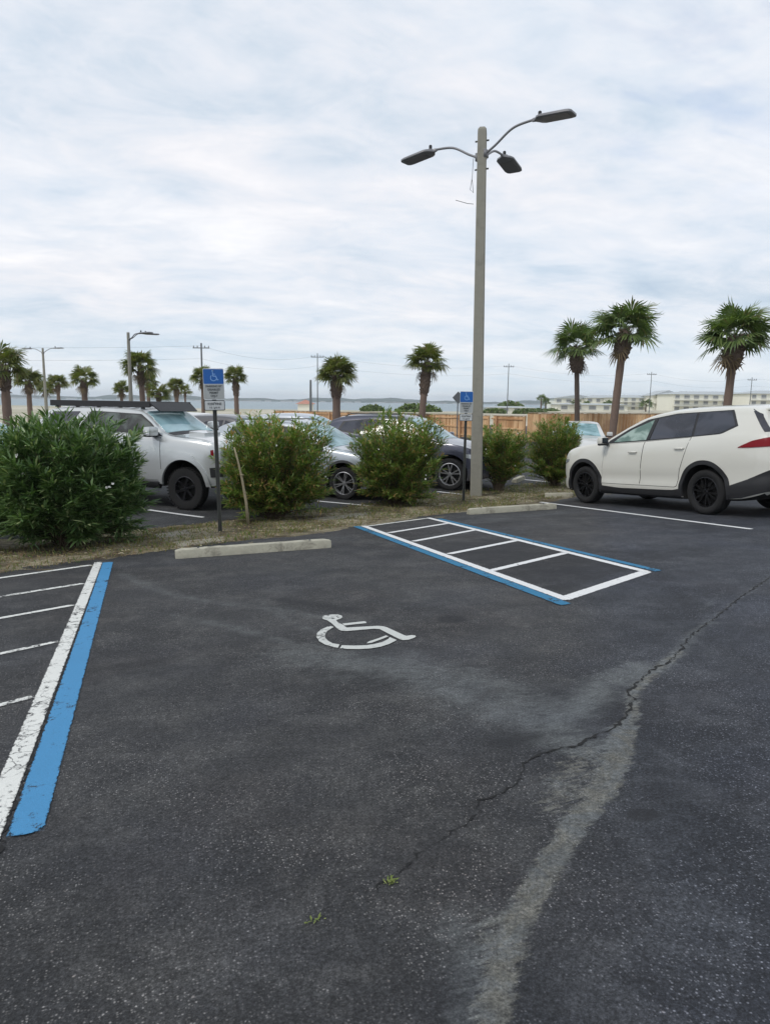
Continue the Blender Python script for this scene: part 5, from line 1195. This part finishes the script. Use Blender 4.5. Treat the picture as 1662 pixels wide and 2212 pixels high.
# ------------------------------------------------------------------ houses beyond the sand
MT['cream'] = simple('cream_wall', (.82, .80, .69), .85, 0, .06, .3); MT['roofg'] = simple('grey_shingle_roof', (.42, .45, .46), .9, 0, .12, 1.2); MT['pane'] = simple('dark_window', (.25, .26, .27), .3, 0, .2, 1); MT['wtrim'] = simple('white_trim', (.66, .66, .62), .7, 0, .05, 1)
def house(label, cam_l, cam_d, w, dep, hw, hr, storeys, nwin, gable=False, seed=0, yaw=0.):
    """cam_l, cam_d: metres right of / ahead of the viewpoint's ground axis"""
    p = fwd*cam_d+rgt*cam_l; z0 = gh(*p)-.1; root = thing('beach_house', label, 'building', (p[0], p[1], z0), (0, 0, -YAW+yaw), 'houses along the beach'); rr = random.Random(seed)
    q = MB(); q.box((0, 0, hw/2), (w, dep, hw)); wall = q.build('wall', MT['cream'], root); q = MB(); e = .7
    if gable:
        y0, y1 = -dep/2-e, dep/2+e; q.add([(-w/2-e, y0, hw), (0, y0, hw+hr), (w/2+e, y0, hw), (-w/2-e, y1, hw), (0, y1, hw+hr), (w/2+e, y1, hw)], [(0, 1, 4, 3), (1, 2, 5, 4), (0, 3, 5, 2), (3, 4, 5), (0, 2, 1)])
        g = MB(); g.add([(-w/2, -dep/2-.02, hw), (w/2, -dep/2-.02, hw), (0, -dep/2-e-.03, hw+hr*.92), ], [(0, 1, 2)]); g.build('gable', MT['cream'], root)
    else: q.add([(-w/2-e, -dep/2-e, hw), (w/2+e, -dep/2-e, hw), (w/2+e, dep/2+e, hw), (-w/2-e, dep/2+e, hw), (-w/2+dep*.4, 0, hw+hr), (w/2-dep*.4, 0, hw+hr)], [(0, 1, 5, 4), (1, 2, 5), (2, 3, 4, 5), (3, 0, 4), (3, 2, 1, 0)])
    q.build('roof', MT['roofg'], root)
    sh = hw/storeys
    for s_ in range(storeys):
        for i in range(nwin):
            x = -w/2+w*(i+.5)/nwin; wh = sh*.5; ww = min(w/nwin*.5, 2.4)*rr.uniform(.7, 1.1); z = sh*(s_+.55)
            f = MB(); f.box((x, -dep/2-.06, z), (ww+.4, .10, wh+.4)); fo = f.build('window', MT['wtrim'], wall)
            f = MB(); f.box((x, -dep/2-.13, z), (ww, .06, wh)); f.build('pane', MT['pane'], fo)
        if s_: f = MB(); f.box((0, -dep/2-.75, sh*s_), (w*.96, 1.4, .25)); f.box((0, -dep/2-1.42, sh*s_+.85), (w*.96, .06, .10)); f.build('balcony', MT['wtrim'], wall)
def cl(px, d): return (px-CXp)/F*d
CXp = 831
house('leftmost low cream house with a gable, beyond the dense bush', cl(1232, 330), 330, 22, 14, 4.8, 1.7, 2, 5, True, 1)
house('pale house row between the two near palm trunks', cl(1300, 325), 325, 22, 12, 5.2, 1.3, 2, 6, False, 2)
house('long cream house row right of the tall leaning palm', cl(1362, 310), 310, 23, 14, 5.3, 1.2, 3, 7, False, 3)
house('cream house with the large pale gable in the middle', cl(1418, 300), 300, 12, 12, 6.2, 2.2, 2, 2, True, 4)
house('big three-storey beach building with grey roof left of the palm at the right', cl(1512, 285), 285, 33, 16, 6.6, 1.3, 3, 9, False, 5)
house('big three-storey beach building at the right edge', cl(1660, 270), 270, 28, 16, 6.9, 1.3, 3, 8, False, 6)
house('low white beach pavilion just above the fence', cl(1262, 250), 250, 24, 10, 2.2, .5, 1, 5, False, 7)
house('low white beach pavilion right of the lamp pole', cl(1092, 210), 210, 14, 8, 1.1, .4, 1, 4, False, 8)
# little kiosk with red roof on the sand at the left
p = fwd*150+rgt*cl(659, 150); root = thing('beach_kiosk', 'tiny kiosk with a reddish top on the beach, left of the short bare pole', 'kiosk', (p[0], p[1], gh(*p)), (0, 0, -YAW))
q = MB(); q.box((0, 0, .8), (3, 2.4, 1.6)); q.build('wall', MT['cream'], root); q = MB(); q.add([(-2, -1.6, 1.6), (2, -1.6, 1.6), (2, 1.6, 1.6), (-2, 1.6, 1.6), (0, 0, 2.5)], [(0, 1, 4), (1, 2, 4), (2, 3, 4), (3, 0, 4), (3, 2, 1, 0)]); q.build('roof', simple('red_roof', (.45, .22, .17), .8, 0, .1, 1), root)

# ------------------------------------------------------------------ the air over the bay
hz = bpy.data.materials.new('haze_air'); hz.use_nodes = True; T = NT(hz.node_tree)
for n in list(T.n):
    if n.type == 'BSDF_PRINCIPLED': T.n.remove(n)
pv = T.new('VolumePrincipled'); pv.inputs['Color'].default_value = (.86, .92, .98, 1); pv.inputs['Density'].default_value = .00022; pv.inputs['Anisotropy'].default_value = .2
T.l.new(pv.outputs[0], T.n['Material Output'].inputs['Volume'])
q = MB(); q.box((0, 0, 11.5), (9800, 9800, 49)); o = q.build('haze', hz); o['kind'] = 'stuff'
